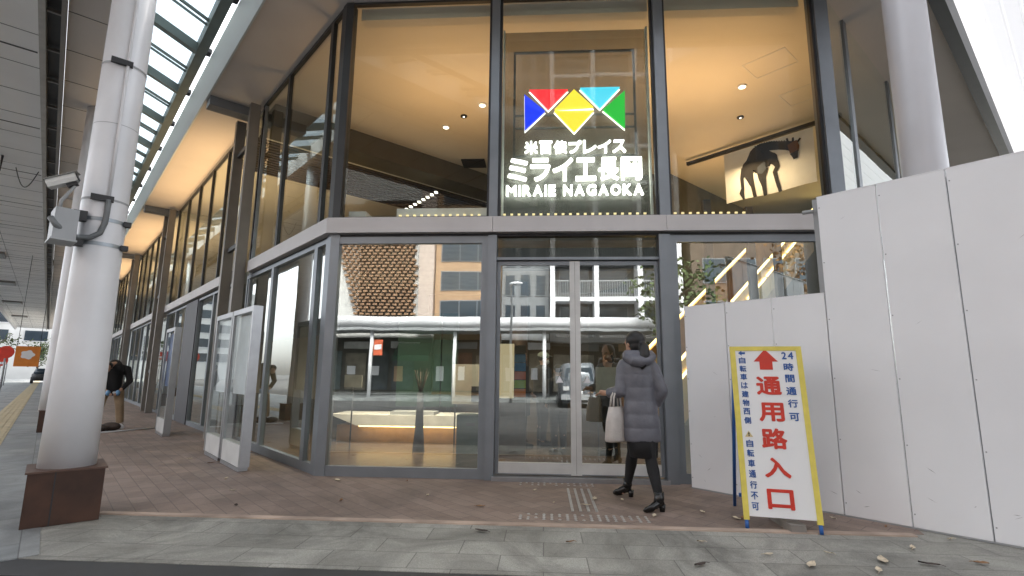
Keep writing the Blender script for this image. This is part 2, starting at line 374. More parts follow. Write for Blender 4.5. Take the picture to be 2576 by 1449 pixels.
# --- street side: first bay
window(.10, .50, 0, 3.03, FA, G_low, bot=.12, fw=.06); window(.5, 2.38, 0, 3.03, FA, G_low, bot=.12, fw=.06); window(2.38, 3.9, 0, 3.03, FA, G_low, bot=.12, fw=.06)
window(.10, .50, 3.27, 6.5, FA, G_side, M_dark, fw=.05); window(.5, 2.38, 3.27, 6.5, FA, G_side, M_dark, fw=.05); window(2.38, 3.9, 3.27, 6.5, FA, G_side, M_dark, fw=.05)
bx('head_frame', M_dark, (.1, -.06, 3.03), (3.9, .03, 3.065), FA)
M_panel = mat('dark_grey_panel', (.055, .055, .065), .5, .2, .1)
def bay(u, n, door=False):
    for o_, w_, dp in ((u - .60, .13, .30), (u + .40, .13, .30)):
        bx('post', M_post, (o_, .12, 0), (o_ + w_, .12 + dp * .6, 6.42), FA)
    for z in (1.2, 3.6, 5.6): bx('post_bracket', M_dark, (u - .45, .18, z), (u + .38, .24, z + .08), FA)
    window(u - .6, u + .55, 0, 6.45, FA, G_side, M_frame, fw=.05, dep=.08)
    a = u + .62; e = u + n - .62
    bx('transom_beam', M_beam, (a, -.05, 3.065), (e, .13, 3.27), FA)
    st_ = 1.62; k = int(round((e - a) / st_)); st_ = (e - a) / k
    for i in range(k):
        x0 = a + i * st_
        window(x0, x0 + st_, 3.27, 6.42, FA, G_side, M_dark, fw=.035)
        if i == 2 and door: bx('wall_panel', M_panel, (x0, -.05, 0), (x0 + st_ * .9, .06, 3.03), FA)
        else: window(x0, x0 + st_, 0, 3.03, FA, G_low if u < 6 else G_side, M_frame, fw=.05, bot=.1)
    # dropped soffit beam over the pair of posts
    bx('soffit_beam', M_frame, (u - .15, .0, 6.34), (u + .15, .92, 6.52), FA)
PU = [4.35, 13.35, 22.35, 31.35, 40.35, 49.35, 58.35]
for i, u in enumerate(PU): bay(u, 9, i == 0)
# --- street B side facade
window(.08, 1.04, 3.27, 6.62, FB, G_b, M_frame, -1, fw=.07); window(1.04, 3.45, 3.27, 6.62, FB, G_b, M_frame, -1, fw=.07)
window(3.45, 9, 3.27, 6.62, FB, G_b, M_frame, -1, mull=(6.2,), fw=.07); window(9, 18, 3.27, 6.62, FB, G_side, M_frame, -1, mull=(12,), fw=.07)
window(.0, 18, .0, 3.27, FB, G_side, M_frame, -1, mull=(3, 6, 9, 12, 15), fw=.08)
# --- soffit, eave
def outl(o, uA, uB): return [tuple(FA(uA, o, 0)[:2]), (A0.x - .4142 * o, 6.55 - o), (B0.x + .4142 * o, 6.55 - o), tuple(FB(uB, o, 0)[:2])]
o1 = outl(.96, 70, 24); o0 = outl(-.12, 70, 24)
MB().prism(o1 + o0[::-1], 6.52, 6.66).build('soffit', M_soffit, bld)
ea = outl(1.13, 70, 24); eb = outl(.965, 70, 24)
f = MB(); f.prism([ea[2], ea[3], eb[3], eb[2]], 6.44, 6.95); f.prism([ea[1], ea[2], eb[2], eb[1]], 6.44, 6.95); f.build('eave_band', M_dark, bld)
# translucent fascia on street A
f = MB(); f.slab([FA(-.4, .965, 6.5), FA(70, .965, 6.5), FA(70, 1.04, 7.12), FA(-.4, 1.04, 7.12)], None, nA * -.03 + UP * .0)
f.build('fascia', M_fasc, bld)
# --- inside: floor, slabs, ceiling, walls
inn = [tuple(FA(70, -.1, 0)[:2]), tuple(FA(0, -.1, 0)[:2]), (-2.7, 6.66), (3.7, 6.66), tuple(FB(.1, -.1, 0)[:2]), tuple(FB(18, -.1, 0)[:2]), (7.5, 24), tuple(FA(70, -20, 0)[:2])]
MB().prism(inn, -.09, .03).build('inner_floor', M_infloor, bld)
MB().prism(inn, 6.68, 6.95).build('ceiling', M_ceil, bld)
# drop edge just behind the upper glass
for x0, x1 in ((-2.7, -.71), (-.6, 1.49), (1.62, 3.6)): bx('ceiling_edge', M_ceil, (x0, 6.78, 6.42), (x1, 6.95, 6.68))
sl_pts = [tuple(FA(12, -.15, 0)[:2]), tuple(FA(.2, -.15, 0)[:2]), (-2.62, 6.72), (1.5, 6.72), (1.5, 10.5), (-1, 14), tuple(FA(12, -7, 0)[:2])]
MB().prism(sl_pts, 3.02, 3.26).build('upper_floor', mat('slab_paint', (.32, .29, .25), .7), bld)
MB().prism([tuple(FA(70, -.15, 0)[:2]), tuple(FA(12.1, -.15, 0)[:2]), tuple(FA(12.1, -7, 0)[:2]), tuple(FA(70, -7, 0)[:2])], 3.02, 3.26).build('upper_floor', MATS['slab_paint'], bld)
def wall(p, q, z0, z1, m, name='inner_wall', th=.12):
    p = Vector((*p, 0)); q = Vector((*q, 0)); n = (q - p).cross(UP).normalized() * th
    return MB().slab([p + UP * z0, q + UP * z0, q + UP * z1, p + UP * z1], None, n).build(name, m, bld)
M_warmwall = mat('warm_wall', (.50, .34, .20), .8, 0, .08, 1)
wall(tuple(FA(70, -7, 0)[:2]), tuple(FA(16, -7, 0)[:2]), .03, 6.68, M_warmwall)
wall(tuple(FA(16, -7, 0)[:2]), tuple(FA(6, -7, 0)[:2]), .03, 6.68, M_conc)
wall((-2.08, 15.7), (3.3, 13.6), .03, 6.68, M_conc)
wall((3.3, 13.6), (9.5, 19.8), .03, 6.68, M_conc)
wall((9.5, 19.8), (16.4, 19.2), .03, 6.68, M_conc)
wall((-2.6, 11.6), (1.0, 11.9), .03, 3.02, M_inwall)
# dark bulkheads over the upper hall, running back from the street wall
bx('bulkhead', mat('bulkhead_paint', (.10, .085, .06), .7), (4.0, -9.0, 6.2), (4.7, -.2, 6.68), FA)
b_ = MB()
for k in range(14): b_.box((5.3 + k * .16, -9.0, 6.40), (5.38 + k * .16, -.3, 6.5), FA)
b_.build('slatted_ceiling', M_wood, bld)
bx('ceiling_rail', M_ceil, (5.0, -9, 6.36), (5.14, -.3, 6.5), FA)
bx('ceiling_vent', M_black, (-2.1, 12.4, 6.64), (-1.5, 12.9, 6.677))
# LED stair-like strip on the far ceiling
ld = MB()
for k in range(8): ld.box((-3.5 + .11 * k, 12.4 - .02 * k, 5.36 + .055 * k), (-3.43 + .11 * k, 12.5 - .02 * k, 5.385 + .055 * k))
ld.build('led_strip', M_ledw, bld)
for (x, y) in ((-1.24, 9.73), (-2.16, 10.65), (3.75, 9.26)):
    r_ = MB().stack([(x, y, 6.655, .085, .085), (x, y, 6.679, .085, .085)], 20).build('downlight', M_white, bld)
    MB().stack([(x, y, 6.648, .06, .06), (x, y, 6.655, .06, .06)], 16).build('lens', M_ledw, r_)
for (x, y) in ((4.16, 10.47), (-1.69, 10.18)):
    r_ = MB().stack([(x, y, 6.655, .07, .07), (x, y, 6.679, .07, .07)], 20).build('downlight', M_black, bld)
    MB().stack([(x, y, 6.648, .02, .02), (x, y, 6.655, .02, .02)], 12).build('lens', M_ledw, r_)
for cx, cy_ in ((3.97, 8.56), (5.05, 9.6)):
    h = MB(); Fh = frame((cx, cy_, 6.676), R(-45))
    h.box((-.36, -.30, -.004), (.36, -.285, .002), Fh); h.box((-.36, .285, -.004), (.36, .30, .002), Fh); h.box((-.36, -.285, -.004), (-.345, .285, .002), Fh); h.box((.345, -.285, -.004), (.36, .285, .002), Fh)
    h.build('ceiling_hatch', M_white, bld)
# sill of the upper windows with warm strip light
for x0, x1 in ((-2.0, -.75), (-.55, 1.45), (1.65, 2.75)):
    s_ = MB(); n_ = int((x1 - x0) / .1)
    for k in range(n_): s_.box((x0 + k * .1, 6.80, 3.40), (x0 + k * .1 + .035, 6.82, 3.425))
    s_.build('sill_strip', emis('strip_glow', (1, .8, .42), .2), bld)
bx('sill_box', M_white, (-2.05, 6.86, 3.27), (-.72, 7.05, 3.53)); bx('sill_box', M_white, (-2.69, 6.75, 3.27), (-2.45, 7.0, 3.46))
WARM = (1, .55, .23)
lamp('uplight', (-1.75, 9.0, 3.7), 1.9, .8, 32, WARM, False, None, 115)
lamp('uplight', (.45, 8.6, 3.7), 1.6, .8, 10, WARM, False, None, 115)
lamp('uplight', (2.9, 9.0, 3.7), 1.9, 1.2, 34, WARM, False, None, 95)
lamp('uplight', (4.3, 12.2, 3.9), 1.6, 1.0, 16, WARM, False, None, 95)
for u in (8.6, 17.6, 26.6, 35.6):
    lamp('uplight', FA(u, -1.3, 3.4), 6.4, .5, 60, (1, .66, .32), False, (math.pi, 0, R(135)), 120)
    lamp('soffit_light', FA(u + .3, .28, 3.45), 6.4, .12, 50, (1, .63, .30), False, (math.pi, 0, R(135)), 75)
for loc, p in (((-1.6, 8.4, 2.98), 9), ((.2, 8.0, 2.98), 22), ((-3.6, 10.4, 2.98), 9)):
    lamp('ceiling_light', loc, .6, .6, p, (1, .78, .52))
lamp('hall_light', (4.2, 11.0, 6.1), 1, 1, 45, (1, .68, .36))
for u in (8, 17, 26): lamp('ceiling_light', FA(u, -2.5, 2.98), 4, .6, 14, (1, .9, .75), True, (0, 0, R(135)))

# ================================================================ ILLUMINATED SIGN
sg = empty('illuminated_sign', (.43, 6.8, 3.3), 'lit sign of coloured triangles and white Japanese lettering behind the glass', 'sign')
MB().box((-.56, 6.86, 3.36), (1.46, 6.88, 6.20)).build('backing_panel', veil('smoked_acrylic', (.085, .09, .08), .55), sg)
e_ = MB()
e_.box((-.58, 6.80, 3.33), (-.555, 6.9, 6.2)); e_.box((1.455, 6.80, 3.33), (1.48, 6.9, 6.2)); e_.box((-.555, 6.80, 3.33), (1.455, 6.9, 3.355))
e_.build('edge_frame', mat('acrylic_edge', (.75, .78, .74), .3), sg)
e_ = MB(); x0, x1, z0, z1 = -.44, 1.34, 4.0, 6.02
e_.box((x0, 7.05, z0), (x0 + .03, 7.08, z1)); e_.box((x1 - .03, 7.05, z0), (x1, 7.08, z1)); e_.box((x0 + .03, 7.05, z1 - .03), (x1 - .03, 7.08, z1))
for z in (4.35, 4.78, 4.98): e_.box((x0 + .03, 7.05, z), (x1 - .03, 7.07, z + .025))
e_.build('support_frame', M_frame, sg)
TRI = [('blue', (.005, .03, .75), [(-.266, 5.151), (.022, 4.894), (-.258, 4.616)]), ('red', (.85, .02, .03), [(-.196, 5.22), (.342, 5.211), (.068, 4.918)]),
       ('yellow', (.80, .62, .03), [(.429, 5.209), (.694, 4.941), (.16, 4.916)]), ('amber', (.95, .60, .03), [(.156, 4.891), (.696, 4.886), (.428, 4.578)]),
       ('cyan', (.06, .52, .72), [(.515, 5.232), (1.065, 5.23), (.787, 4.926)]), ('green', (.0, .36, .02), [(1.132, 5.174), (1.122, 4.625), (.83, 4.9)])]
M_rim = emis('sign_rim', (1, .98, .9), .5)
for nm, c, p in TRI:
    cx = sum(q[0] for q in p) / 3; cz = sum(q[1] for q in p) / 3
    t = MB(); t.slab([(x, 6.735, z) for x, z in p], None, Vector((0, .05, 0)))
    o = t.build('triangle', emis('sign_' + nm, c, .27), sg, nm + ' triangle')
    q = [(cx + (x - cx) * 1.045, cz + (z - cz) * 1.045 - .012) for x, z in p]
    MB().slab([(x, 6.79, z) for x, z in q], None, Vector((0, .012, 0))).build('glowing_edge', M_rim, o)
M_let = emis('sign_letters', (1, 1, .97), .75)
def line(txt, xa, xb, zc, ht, name, bold):
    m = MB(); n = len(txt); cw = (xb - xa) / n
    for i, ch in enumerate(txt):
        if ch == ' ': continue
        hh = ht; wd = cw * .9; z = zc
        put(m, ch, xa + (i + .5) * cw, z, wd, hh, lambda a, d, zz: Vector((a, 6.78 - d, zz)), 0, .04, bold)
    m.build(name, M_let, sg)
line('米百俵プレイス', -.27, 1.14, 4.36, .185, 'small_lettering', .026)
line('ミライエ長岡', -.508, 1.352, 4.035, .33, 'large_lettering', .028)
# roman line with proportional widths
rom = 'MIRAIE NAGAOKA'; wd = {'M': 1.25, 'I': .38, ' ': .55, 'E': .85, 'G': 1.15, 'O': 1.2, 'N': 1.1, 'K': 1.0, 'A': 1.15, 'R': 1.0}
tot = sum(wd[c] for c in rom); x = -.526; k = 1.89 / tot; m = MB()
for c in rom:
    w_ = wd[c] * k
    if c != ' ': put(m, c, x + w_ / 2, 3.735, w_ * (.82 if c != 'I' else .6), .155, lambda a, d, zz: Vector((a, 6.78 - d, zz)), 0, .04, .042)
    x += w_
m.build('roman_lettering', M_let, sg)

# ================================================================ GIRAFFE BANNER
bn = empty('giraffe_banner', (4.9, 11.3, 5.4), 'cream cloth banner printed with a dark giraffe hanging from the ceiling track', 'banner')
P0 = Vector((4.32, 12.0, 0)); dH = Vector((Q, -Q, 0)); nH = Vector((-Q, -Q, 0))
Fb = lambda a, d, z: P0 + dH * a + nH * (d + .03 * math.sin(a * 4.5) * (6.5 - z)) + UP * z
W_, Zt, Zb = 1.95, 6.50, 5.28
m = MB(); n = 24
for sgn in (0, .006):
    rg = [[Fb(W_ * i / n, -sgn, Zt + (Zb - Zt) * j / 10) for i in range(n + 1)] for j in range(11)]
    m.loft(rg, closed=False, caps=False)
m.build('cloth', mat('banner_cloth', (.80, .82, .86), .8, 0, .06, 3), bn, recalc=False)
def gp(x, y):    # banner picture coordinates to cloth coordinates
    fx = (x - 312) / 428; top = 770 - 135 * fx; bot = 1040 - 100 * fx
    return fx * W_, Zt - (y - top) / (bot - top) * (Zt - Zb)
def stroke(q, pts, d):
    P = [(*gp(x, y), w_ / 428 * W_ / 2) for x, y, w_ in pts]; rg = []
    fine = []
    for a, b in zip(P, P[1:]):
        for t in range(5): fine.append(tuple(a[i] + (b[i] - a[i]) * t / 5 for i in range(3)))
    fine.append(P[-1])
    for i, (a, z, w_) in enumerate(fine):
        a0, z0, _ = fine[max(0, i - 1)]; a1, z1, _ = fine[min(len(fine) - 1, i + 1)]
        l = math.hypot(a1 - a0, z1 - z0) or 1; nx, nz = -(z1 - z0) / l, (a1 - a0) / l
        rg.append([Fb(a + nx * w_, d, z + nz * w_), Fb(a, d, z), Fb(a - nx * w_, d, z - nz * w_)])
    q.loft(rg, closed=False, caps=False)
g = MB()
for i, p in enumerate([[(428, 880, 40), (440, 850, 84), (480, 815, 110), (520, 800, 96), (552, 800, 60), (566, 815, 30)],
          [(462, 820, 80), (478, 765, 66), (500, 742, 54), (545, 728, 44), (590, 728, 40), (625, 730, 44), (650, 738, 46)],
          [(545, 790, 44), (566, 822, 30), (574, 842, 22), (558, 872, 20), (566, 925, 18), (577, 982, 16)],
          [(502, 850, 60), (498, 900, 36), (504, 950, 20), (507, 1000, 17)], [(430, 860, 56), (442, 910, 32), (452, 950, 18), (460, 1008, 16)],
          [(420, 850, 40), (402, 905, 18), (404, 960, 16), (398, 985, 24), (408, 1022, 8)],
          [(632, 722, 12), (626, 690, 8)], [(652, 720, 14), (654, 688, 8)], [(668, 722, 12), (686, 694, 8)]]): stroke(g, p, .012 + .0012 * i)
for k in range(13):
    x = 478 + k * 11.5; y = 742 - 22 * math.sin(min(1, k / 7) * 1.57); stroke(g, [(x, y, 9), (x - 3, y - 20, 4)], .010)
g.build('giraffe_print', mat('print_dark', (.012, .011, .014), .8, 0, .2, 8), bn, recalc=False)
g = MB(); stroke(g, [(648, 716, 44), (656, 745, 48), (655, 772, 40)], .026); g.build('head_print', mat('print_brown', (.13, .055, .02), .8), bn, recalc=False)
g = MB(); stroke(g, [(654, 770, 40), (658, 792, 26), (660, 808, 20)], .027); g.build('muzzle_print', MATS['print_dark'], bn, recalc=False)
g = MB(); stroke(g, [(515, 815, 10), (500, 850, 44), (490, 880, 20)], .026); g.build('belly_print', mat('print_blue', (.06, .075, .11), .8), bn, recalc=False)
bt = MB(); bt.box((-.95, -.03, 6.52), (2.5, .05, 6.60), lambda a, d, z: P0 + dH * a + nH * d + UP * z)
bt.build('hanging_track', M_black, bn)

# ================================================================ ARCADE CANOPY (street A)
arc = empty('arcade_canopy', FA(0, 2.4, 0), 'panelled arcade canopy with glazed roof strip along the left pavement', 'canopy')
Z = 7.2
def seams(u0, u1, o0, o1, step, wid, par, z, m=M_seam):
    s_ = MB(); u = u0
    while u < u1: s_.box((u, o0, z - .006), (u + wid, o1, z + .01), FA); u += step
    return s_.build('panel_joint', m, par)
rc = MB().box((-8, 2.2, Z), (95, 3.1, Z + .15), FA).build('inner_ceiling', M_arc2, arc); seams(-7, 95, 2.2, 3.1, 1.4, .012, rc, Z)
lc = MB().box((-8, 3.46, Z), (95, 6.6, Z + .15), FA).build('outer_ceiling', M_arc, arc)
seams(-7.2, 95, 3.46, 6.6, 1.4, .012, lc, Z); seams(-6.5, 95, 3.5, 6.4, 4.2, .05, lc, Z)
s_ = MB()
for o_ in (4.9, 6.2): s_.box((-8, o_, Z - .006), (95, o_ + .012, Z + .01), FA)
s_.build('panel_joint', M_seam, lc)
g = MB(); g.box((-8, 3.36, 6.98), (95, 3.45, 7.3), FA); g.build('gutter_edge', mat('gutter_paint', (.42, .41, .39), .5), arc)
g = MB(); g.box((-8, 3.18, 7.18), (95, 3.36, 7.22), FA); g.build('gutter_slot', M_black, arc)
g = MB(); g.box((-8, 3.11, 7.04), (95, 3.17, 7.3), FA); g.build('gutter_rail', M_post, arc)
g = MB(); u = -7
while u < 95: g.box((u, 3.171, 7.08), (u + .05, 3.359, 7.14), FA); u += 1.4
g.build('gutter_bracket', M_post, arc)
for u in (22, 30, 42, 56, 72):
    o = MB().box((u, 5.0, 7.08), (u + 1.6, 6.3, 7.195), FA).build('ceiling_light', M_post, arc)
    MB().box((u + .1, 5.1, 7.07), (u + 1.5, 6.2, 7.08), FA).build('diffuser', M_grey, o)
# skylight, its glass rising outwards
g = MB(); g.box((-8, 1.12, 7.10), (95, 1.28, 7.34), FA); g.build('skylight_beam', M_skyf, arc)
SLP = .40
def FS(u, o, z): return FA(u, o, 7.2 + (o - 1.28) * SLP + z)
u = -7.6
while u < 60:
    MB().box((u, 1.281, -.12), (u + .10, 2.2, .06), FS).build('rafter', M_skyf, arc)
    MB().box((u + .16, 1.281, -.02), (u + .30, 2.2, .05), FS).build('rafter_flange', M_skyf, arc)
    MB().box((u + 1.0, 1.281, .0), (u + 1.04, 2.2, .05), FS).build('glazing_bar', M_skyf, arc)
    MB().box((u + 1.16, 1.281, .0), (u + 1.175, 2.2, .05), FS).build('glazing_bar', M_skyf, arc)
    MB().box((u - .05, 1.045, 7.12), (u + .12, 1.119, 7.2), FA).build('gap_bracket', M_black, arc)
    u += 1.9
MB().quad(FS(-8, 1.281, .055), FS(95, 1.281, .055), FS(95, 2.2, .055), FS(-8, 2.2, .055)).build('skylight_pane', G_roof, arc, recalc=False)
MB().box((-8, 2.2, 7.352), (95, 2.26, 7.7), FA).build('skylight_kerb', M_arc2, arc)
g = MB(); g.box((-8, 6.6, 6.9), (95, 6.8, 7.5), FA); g.build('outer_fascia', M_white, arc)
# hanging metal sign brackets near the camera
for u, o_ in ((13.2, 4.3), (15.4, 4.9)):
    g = MB(); g.tube([FA(u, o_, 7.19), FA(u, o_, 6.75), FA(u, o_ + 1.1, 6.75), FA(u, o_ + 1.1, 7.19)], .03, 6); g.build('hanging_bar', M_black, arc)
g = MB(); pts = [FA(14, 3.55 + .5 * t, 7.15 - .55 * math.sin(math.pi * t)) for t in [i / 12 for i in range(13)]]; g.tube(pts, .012, 6); g.build('hanging_cable', M_black, arc)
# columns
def column(u, label, fancy=False):
    c = FA(u, 2.43 if u < 0 else 2.5, 0)
    e = empty('arcade_column', c, label, 'column', 'round columns of the arcade')
    MB().stack([(c.x, c.y, .40, .203, .203), (c.x, c.y, 1.3, .192, .192), (c.x, c.y, 2.3, .180, .180), (c.x, c.y, 7.19, .174, .174)], 40).build('shaft', M_col, e)
    b = MB(); b.box((u - .25, 2.18, .0), (u + .25, 2.68, .42), FA); bo = b.build('base', M_base, e)
    t = MB(); t.box((u - .265, 2.165, .42), (u + .265, 2.695, .435), FA); t.build('base_cap', mat('base_trim', (.10, .055, .04), .5, .2, .2, 8), bo)
    t = MB(); t.box((u - .253, 2.50, .0), (u - .2505, 2.51, .42), FA); t.box((u - .1, 2.1795, 0), (u - .09, 2.1785, .42), FA); t.build('joint', M_black, bo)
    if fancy:
        MB().box((-.0035, .1735, .44), (.0035, .186, 7.1), frame((c.x, c.y, 0), R(118))).build('weld_seam', M_grey, e)
        MB().stack([(c.x, c.y, 3.55, .1795, .1795), (c.x, c.y, 3.556, .1795, .1795)], 40, caps=False).build('joint_ring', M_grey, e)
        for z in (2.80, 4.16):
            t = MB(); t.stack([(c.x, c.y, z, .182, .182), (c.x, c.y, z + .02, .182, .182)], 40, caps=False)
            t.build('strap', M_grey, e)
            Ft = frame((c.x, c.y, z + .01), R(45))
            t = MB(); t.box((-.212, -.12, -.025), (-.170, .05, .025), lambda x, y, z_: Ft(y, x, z_)); t.build('strap_plate', M_black, e)
    return e
column(-.52, 'nearest white round column with brown base and wall camera strapped to it', True)
for k, u in enumerate((8.1, 16.7, 25.3, 33.9, 42.5, 51.1)):
    column(u, ['second white round column along the arcade, just behind the nearest one', 'third white round column down the arcade', 'fourth white round column down the arcade', 'fifth white round column down the arcade', 'sixth white round column down the arcade', 'seventh and farthest white round column down the arcade'][k])
# column by street B
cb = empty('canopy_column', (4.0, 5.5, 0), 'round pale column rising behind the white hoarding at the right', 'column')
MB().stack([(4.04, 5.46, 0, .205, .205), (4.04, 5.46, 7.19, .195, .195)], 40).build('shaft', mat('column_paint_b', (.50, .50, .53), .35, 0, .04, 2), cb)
MB().stack([(4.0, 5.5, 0.0, .3, .3), (4.0, 5.5, .4, .3, .3)], 24).build('base', M_base, cb)
# canopy of street B: ribbed translucent sheet
cn = empty('ribbed_canopy', FB(6, 2, 0), 'bright white ribbed canopy roof above the pavement at the right', 'canopy')
r_ = MB(); rg0 = []; 
prof = []
o_ = 1.0
while o_ < 5.2:
    prof += [(o_, 7.2), (o_ + .14, 7.2), (o_ + .155, 7.185), (o_ + .17, 7.185), (o_ + .185, 7.2)]; o_ += .21
r_.loft([[FB(u, o2, z) for o2, z in prof] for u in (-5, 24)], closed=False, caps=False, smooth=False)
r_.build('ribbed_sheet', sheet('white_sheet', (.74, .75, .78), 0, .2), cn, recalc=False)
g = MB(); g.box((-5, 5.2, 7.0), (24, 5.35, 7.4), FB); g.build('canopy_edge', M_white, cn)

# ================================================================ CCTV, JUNCTION BOX on the near column
jb = empty('junction_box', FA(-.72, 2.7, 2.34), 'grey junction box with cable conduit strapped to the nearest column', 'junction box')
Fj = frame(FA(-.72, 2.70, 2.49), R(-38))
j = MB(); j.box((-.125, -.08, -.13), (.125, .08, .14), Fj); j.build('housing', mat('box_grey', (.30, .31, .32), .5, .1, .05), jb)
j = MB(); j.box((-.135, -.09, -.145), (.135, .09, -.13), Fj); j.build('lower_flange', M_grey, jb)
cc = FA(-.52, 2.43, 0)
for z in (2.37, 2.60):
    t = MB(); t.stack([(cc.x, cc.y, z, .183, .183), (cc.x, cc.y, z + .035, .183, .183)], 40, caps=False); t.build('strap', mat('strap_metal', (.30, .33, .36), .45, .6), jb)
    t = MB(); Fc = frame(FA(-.60, 2.25, z + .017), R(45)); t.box((-.03, -.04, -.022), (.03, .03, .022), Fc); t.build('strap_buckle', M_black, jb)
    t = MB(); Fc = frame(FA(-.66, 2.60, z + .017), R(45)); t.box((-.05, -.04, -.04), (.05, .04, .05), Fc); t.build('box_bracket', M_black, jb)
# conduit down the column face
def colp(ang, z, r=.195): return Vector((cc.x + r * math.cos(ang), cc.y + r * math.sin(ang), z))
angf = math.atan2(-cc.y, -cc.x)    # towards the camera side
t = MB(); t.tube([colp(angf + .10, z) for z in (7.1, 5, 3.5, 2.80)], .013, 8); t.build('thin_conduit', M_col, jb)
pts = [colp(angf + .10, 2.80), colp(angf + .10, 2.68), colp(angf + .08, 2.58), colp(angf - .05, 2.48), colp(angf - .35, 2.43, .21), colp(angf - .75, 2.42, .235), FA(-.80, 2.69, 2.43), FA(-.86, 2.75, 2.47), FA(-.84, 2.79, 2.53)]
t = MB(); t.tube(pts, .024, 10); t.build('conduit', mat('conduit_grey', (.14, .15, .155), .55), jb)
cv = empty('security_camera', FA(-.72, 2.74, 2.86), 'white box security camera on a bracket above the junction box', 'camera')
ax_ = (nA * -.80 + dA * -.25 + UP * .42).normalized(); ay_ = UP.cross(ax_).normalized(); az_ = ax_.cross(ay_)
Mc = Matrix.Translation(FA(-.75, 2.75, 2.885)) @ Matrix((ax_, ay_, az_)).transposed().to_4x4()
Fv = lambda x, y, z: Mc @ (Vector((x, y, z)) * .78)
c_ = MB(); c_.prism([(-.05, -.045), (.05, -.045), (.058, .0), (.05, .045), (-.05, .045), (-.058, 0)], -.14, .14, lambda a, b, c: Fv(c, a, b)); c_.build('housing', mat('camera_white', (.55, .55, .53), .4, 0, .06), cv)
c_ = MB(); c_.box((-.15, -.066, .047), (.17, .066, .056), Fv); c_.build('sun_shield', mat('camera_shield', (.22, .22, .2), .5), cv)
c_ = MB(); c_.tube([Fv(.08, 0, -.045), Fv(.08, 0, -.09), FA(-.70, 2.74, 2.72), FA(-.70, 2.74, 2.64)], .014, 8); c_.build('bracket', M_grey, cv)
c_ = MB(); c_.box((.02, -.03, -.085), (.12, .03, -.046), Fv); c_.build('bracket_clamp', M_black, cv)
c_ = MB(); c_.tube([Fv(.141, 0, 0), Fv(.15, 0, 0)], .035, 16); c_.build('lens', M_black, cv)

# ================================================================ HOARDING
hd = empty('hoarding', (2.6, 5.4, 0), 'stepped white steel panel hoarding round the right of the entrance', 'hoarding')
H0 = Vector((1.68, 6.29, 0)); Fh_ = lambda a, d, z: H0 + Vector((Q, -Q, 0)) * a + Vector((-Q, -Q, 0)) * d + UP * z
for k in range(9):
    hgt = 2.08 if k < 3 else 3.06
    a = .51 * k
    p = MB(); g_ = .004
    # panel with folded, slightly dished edges
    p.box((a + g_, -.035, .012), (a + .51 - g_, 0, hgt - .01), Fh_)
    o = p.build('panel', M_hoard, hd)
    bev = o.modifiers.new('edge', 'BEVEL'); bev.width = .006; bev.segments = 2
    rv = MB()
    for zz in [.12 + q * (hgt - .24) / 5 for q in range(6)]:
        rv.tube([Fh_(a + .022, .0, zz), Fh_(a + .022, .003, zz)], .006, 8)
    rv.build('rivet', M_grey, o)
    sc = MB()
    for q in range(random.randint(3, 6)):
        sx, sz, sl = a + random.uniform(.08, .42), random.choice([random.uniform(.05, .35), random.uniform(.1, hgt - .2)]), random.uniform(.02, .09); an = random.uniform(-.9, .9)
        dx, dz = sl * math.cos(an), sl * math.sin(an); wd_ = random.uniform(.001, .003)
        sc.add([Fh_(sx, .0008, sz), Fh_(sx + dx * .5, .0008, sz + dz * .5 - wd_), Fh_(sx + dx, .0008, sz + dz), Fh_(sx + dx * .5, .0008, sz + dz * .5 + wd_)], [(0, 1, 2, 3)])
    sc.build('scuff', mat('scuff_grey', (.30, .30, .31), .7, 0, .2, 20), o, recalc=False)
    MB().box((a + .002, -.06, hgt - .01), (a + .508, -.0, hgt), Fh_).build('top_cap', M_hoard, o)
MB().box((1.53 - .05, -.05, 2.0), (1.53, -.036, 3.05), Fh_).build('end_post', M_grey, hd)
MB().box((0, -.06, 0), (4.6, .0, .012), Fh_).build('bottom_rail', M_grey, hd)
for k in (1, 3, 5, 7): MB().tube([Fh_(.51 * k, -.08, 0), Fh_(.51 * k, -.08, 2.0 if k < 3 else 3.0)], .024, 10).build('support_pipe', M_steel, hd)
pin = MB(); pin.tube([Fh_(1.50, .0, 2.92), Fh_(1.40, .02, 2.92)], .02, 8); pin.build('clamp', M_grey, hd)

# ================================================================ A-FRAME SIGN
sb = empty('signboard', (2.0, 4.75, 0), 'white standing signboard with yellow edging, red arrow and Japanese lettering', 'signboard')
lean = math.atan2(.27, 1.5)
Fs = frame((1.977, 4.657, 0), R(-12), -lean)     # x along board, y into board, z up the slope
WB = .60
b = MB(); b.box((-WB / 2 + .03, 0, .10), (WB / 2 - .03, .012, 1.52), Fs); b.build('board', mat('sign_white', (.74, .74, .74), .4, 0, .02, 2), sb)
b = MB()
M_yel = mat('yellow_tape', (.66, .55, .10), .5, 0, .08, 12)
b.box((-WB / 2, -.006, .07), (-WB / 2 + .045, .018, 1.555), Fs); b.box((WB / 2 - .045, -.006, .07), (WB / 2, .018, 1.555), Fs); b.box((-WB / 2 + .045, -.006, 1.515), (WB / 2 - .045, .018, 1.555), Fs)
b.build('yellow_edging', M_yel, sb)
M_blue = mat('blue_frame', (.02, .10, .33), .45, .1, .1)
for sx in (-1, 1):
    b = MB(); b.tube([Fs(sx * (WB / 2 - .022), .006, .0), Fs(sx * (WB / 2 - .022), .006, .07)], .016, 8); b.build('foot', M_blue, sb)
    b = MB(); top = Fs(sx * (WB / 2 - .03), .03, 1.50); bot = Fs(sx * (WB / 2 - .03), .03, 1.5); bot = Vector((bot.x, bot.y, 0)) + Fs(0, .52, 0) - Fs(0, 0, 0); bot.z = .0
    b.tube([top, bot], .016, 8); b.build('back_leg', M_blue, sb)
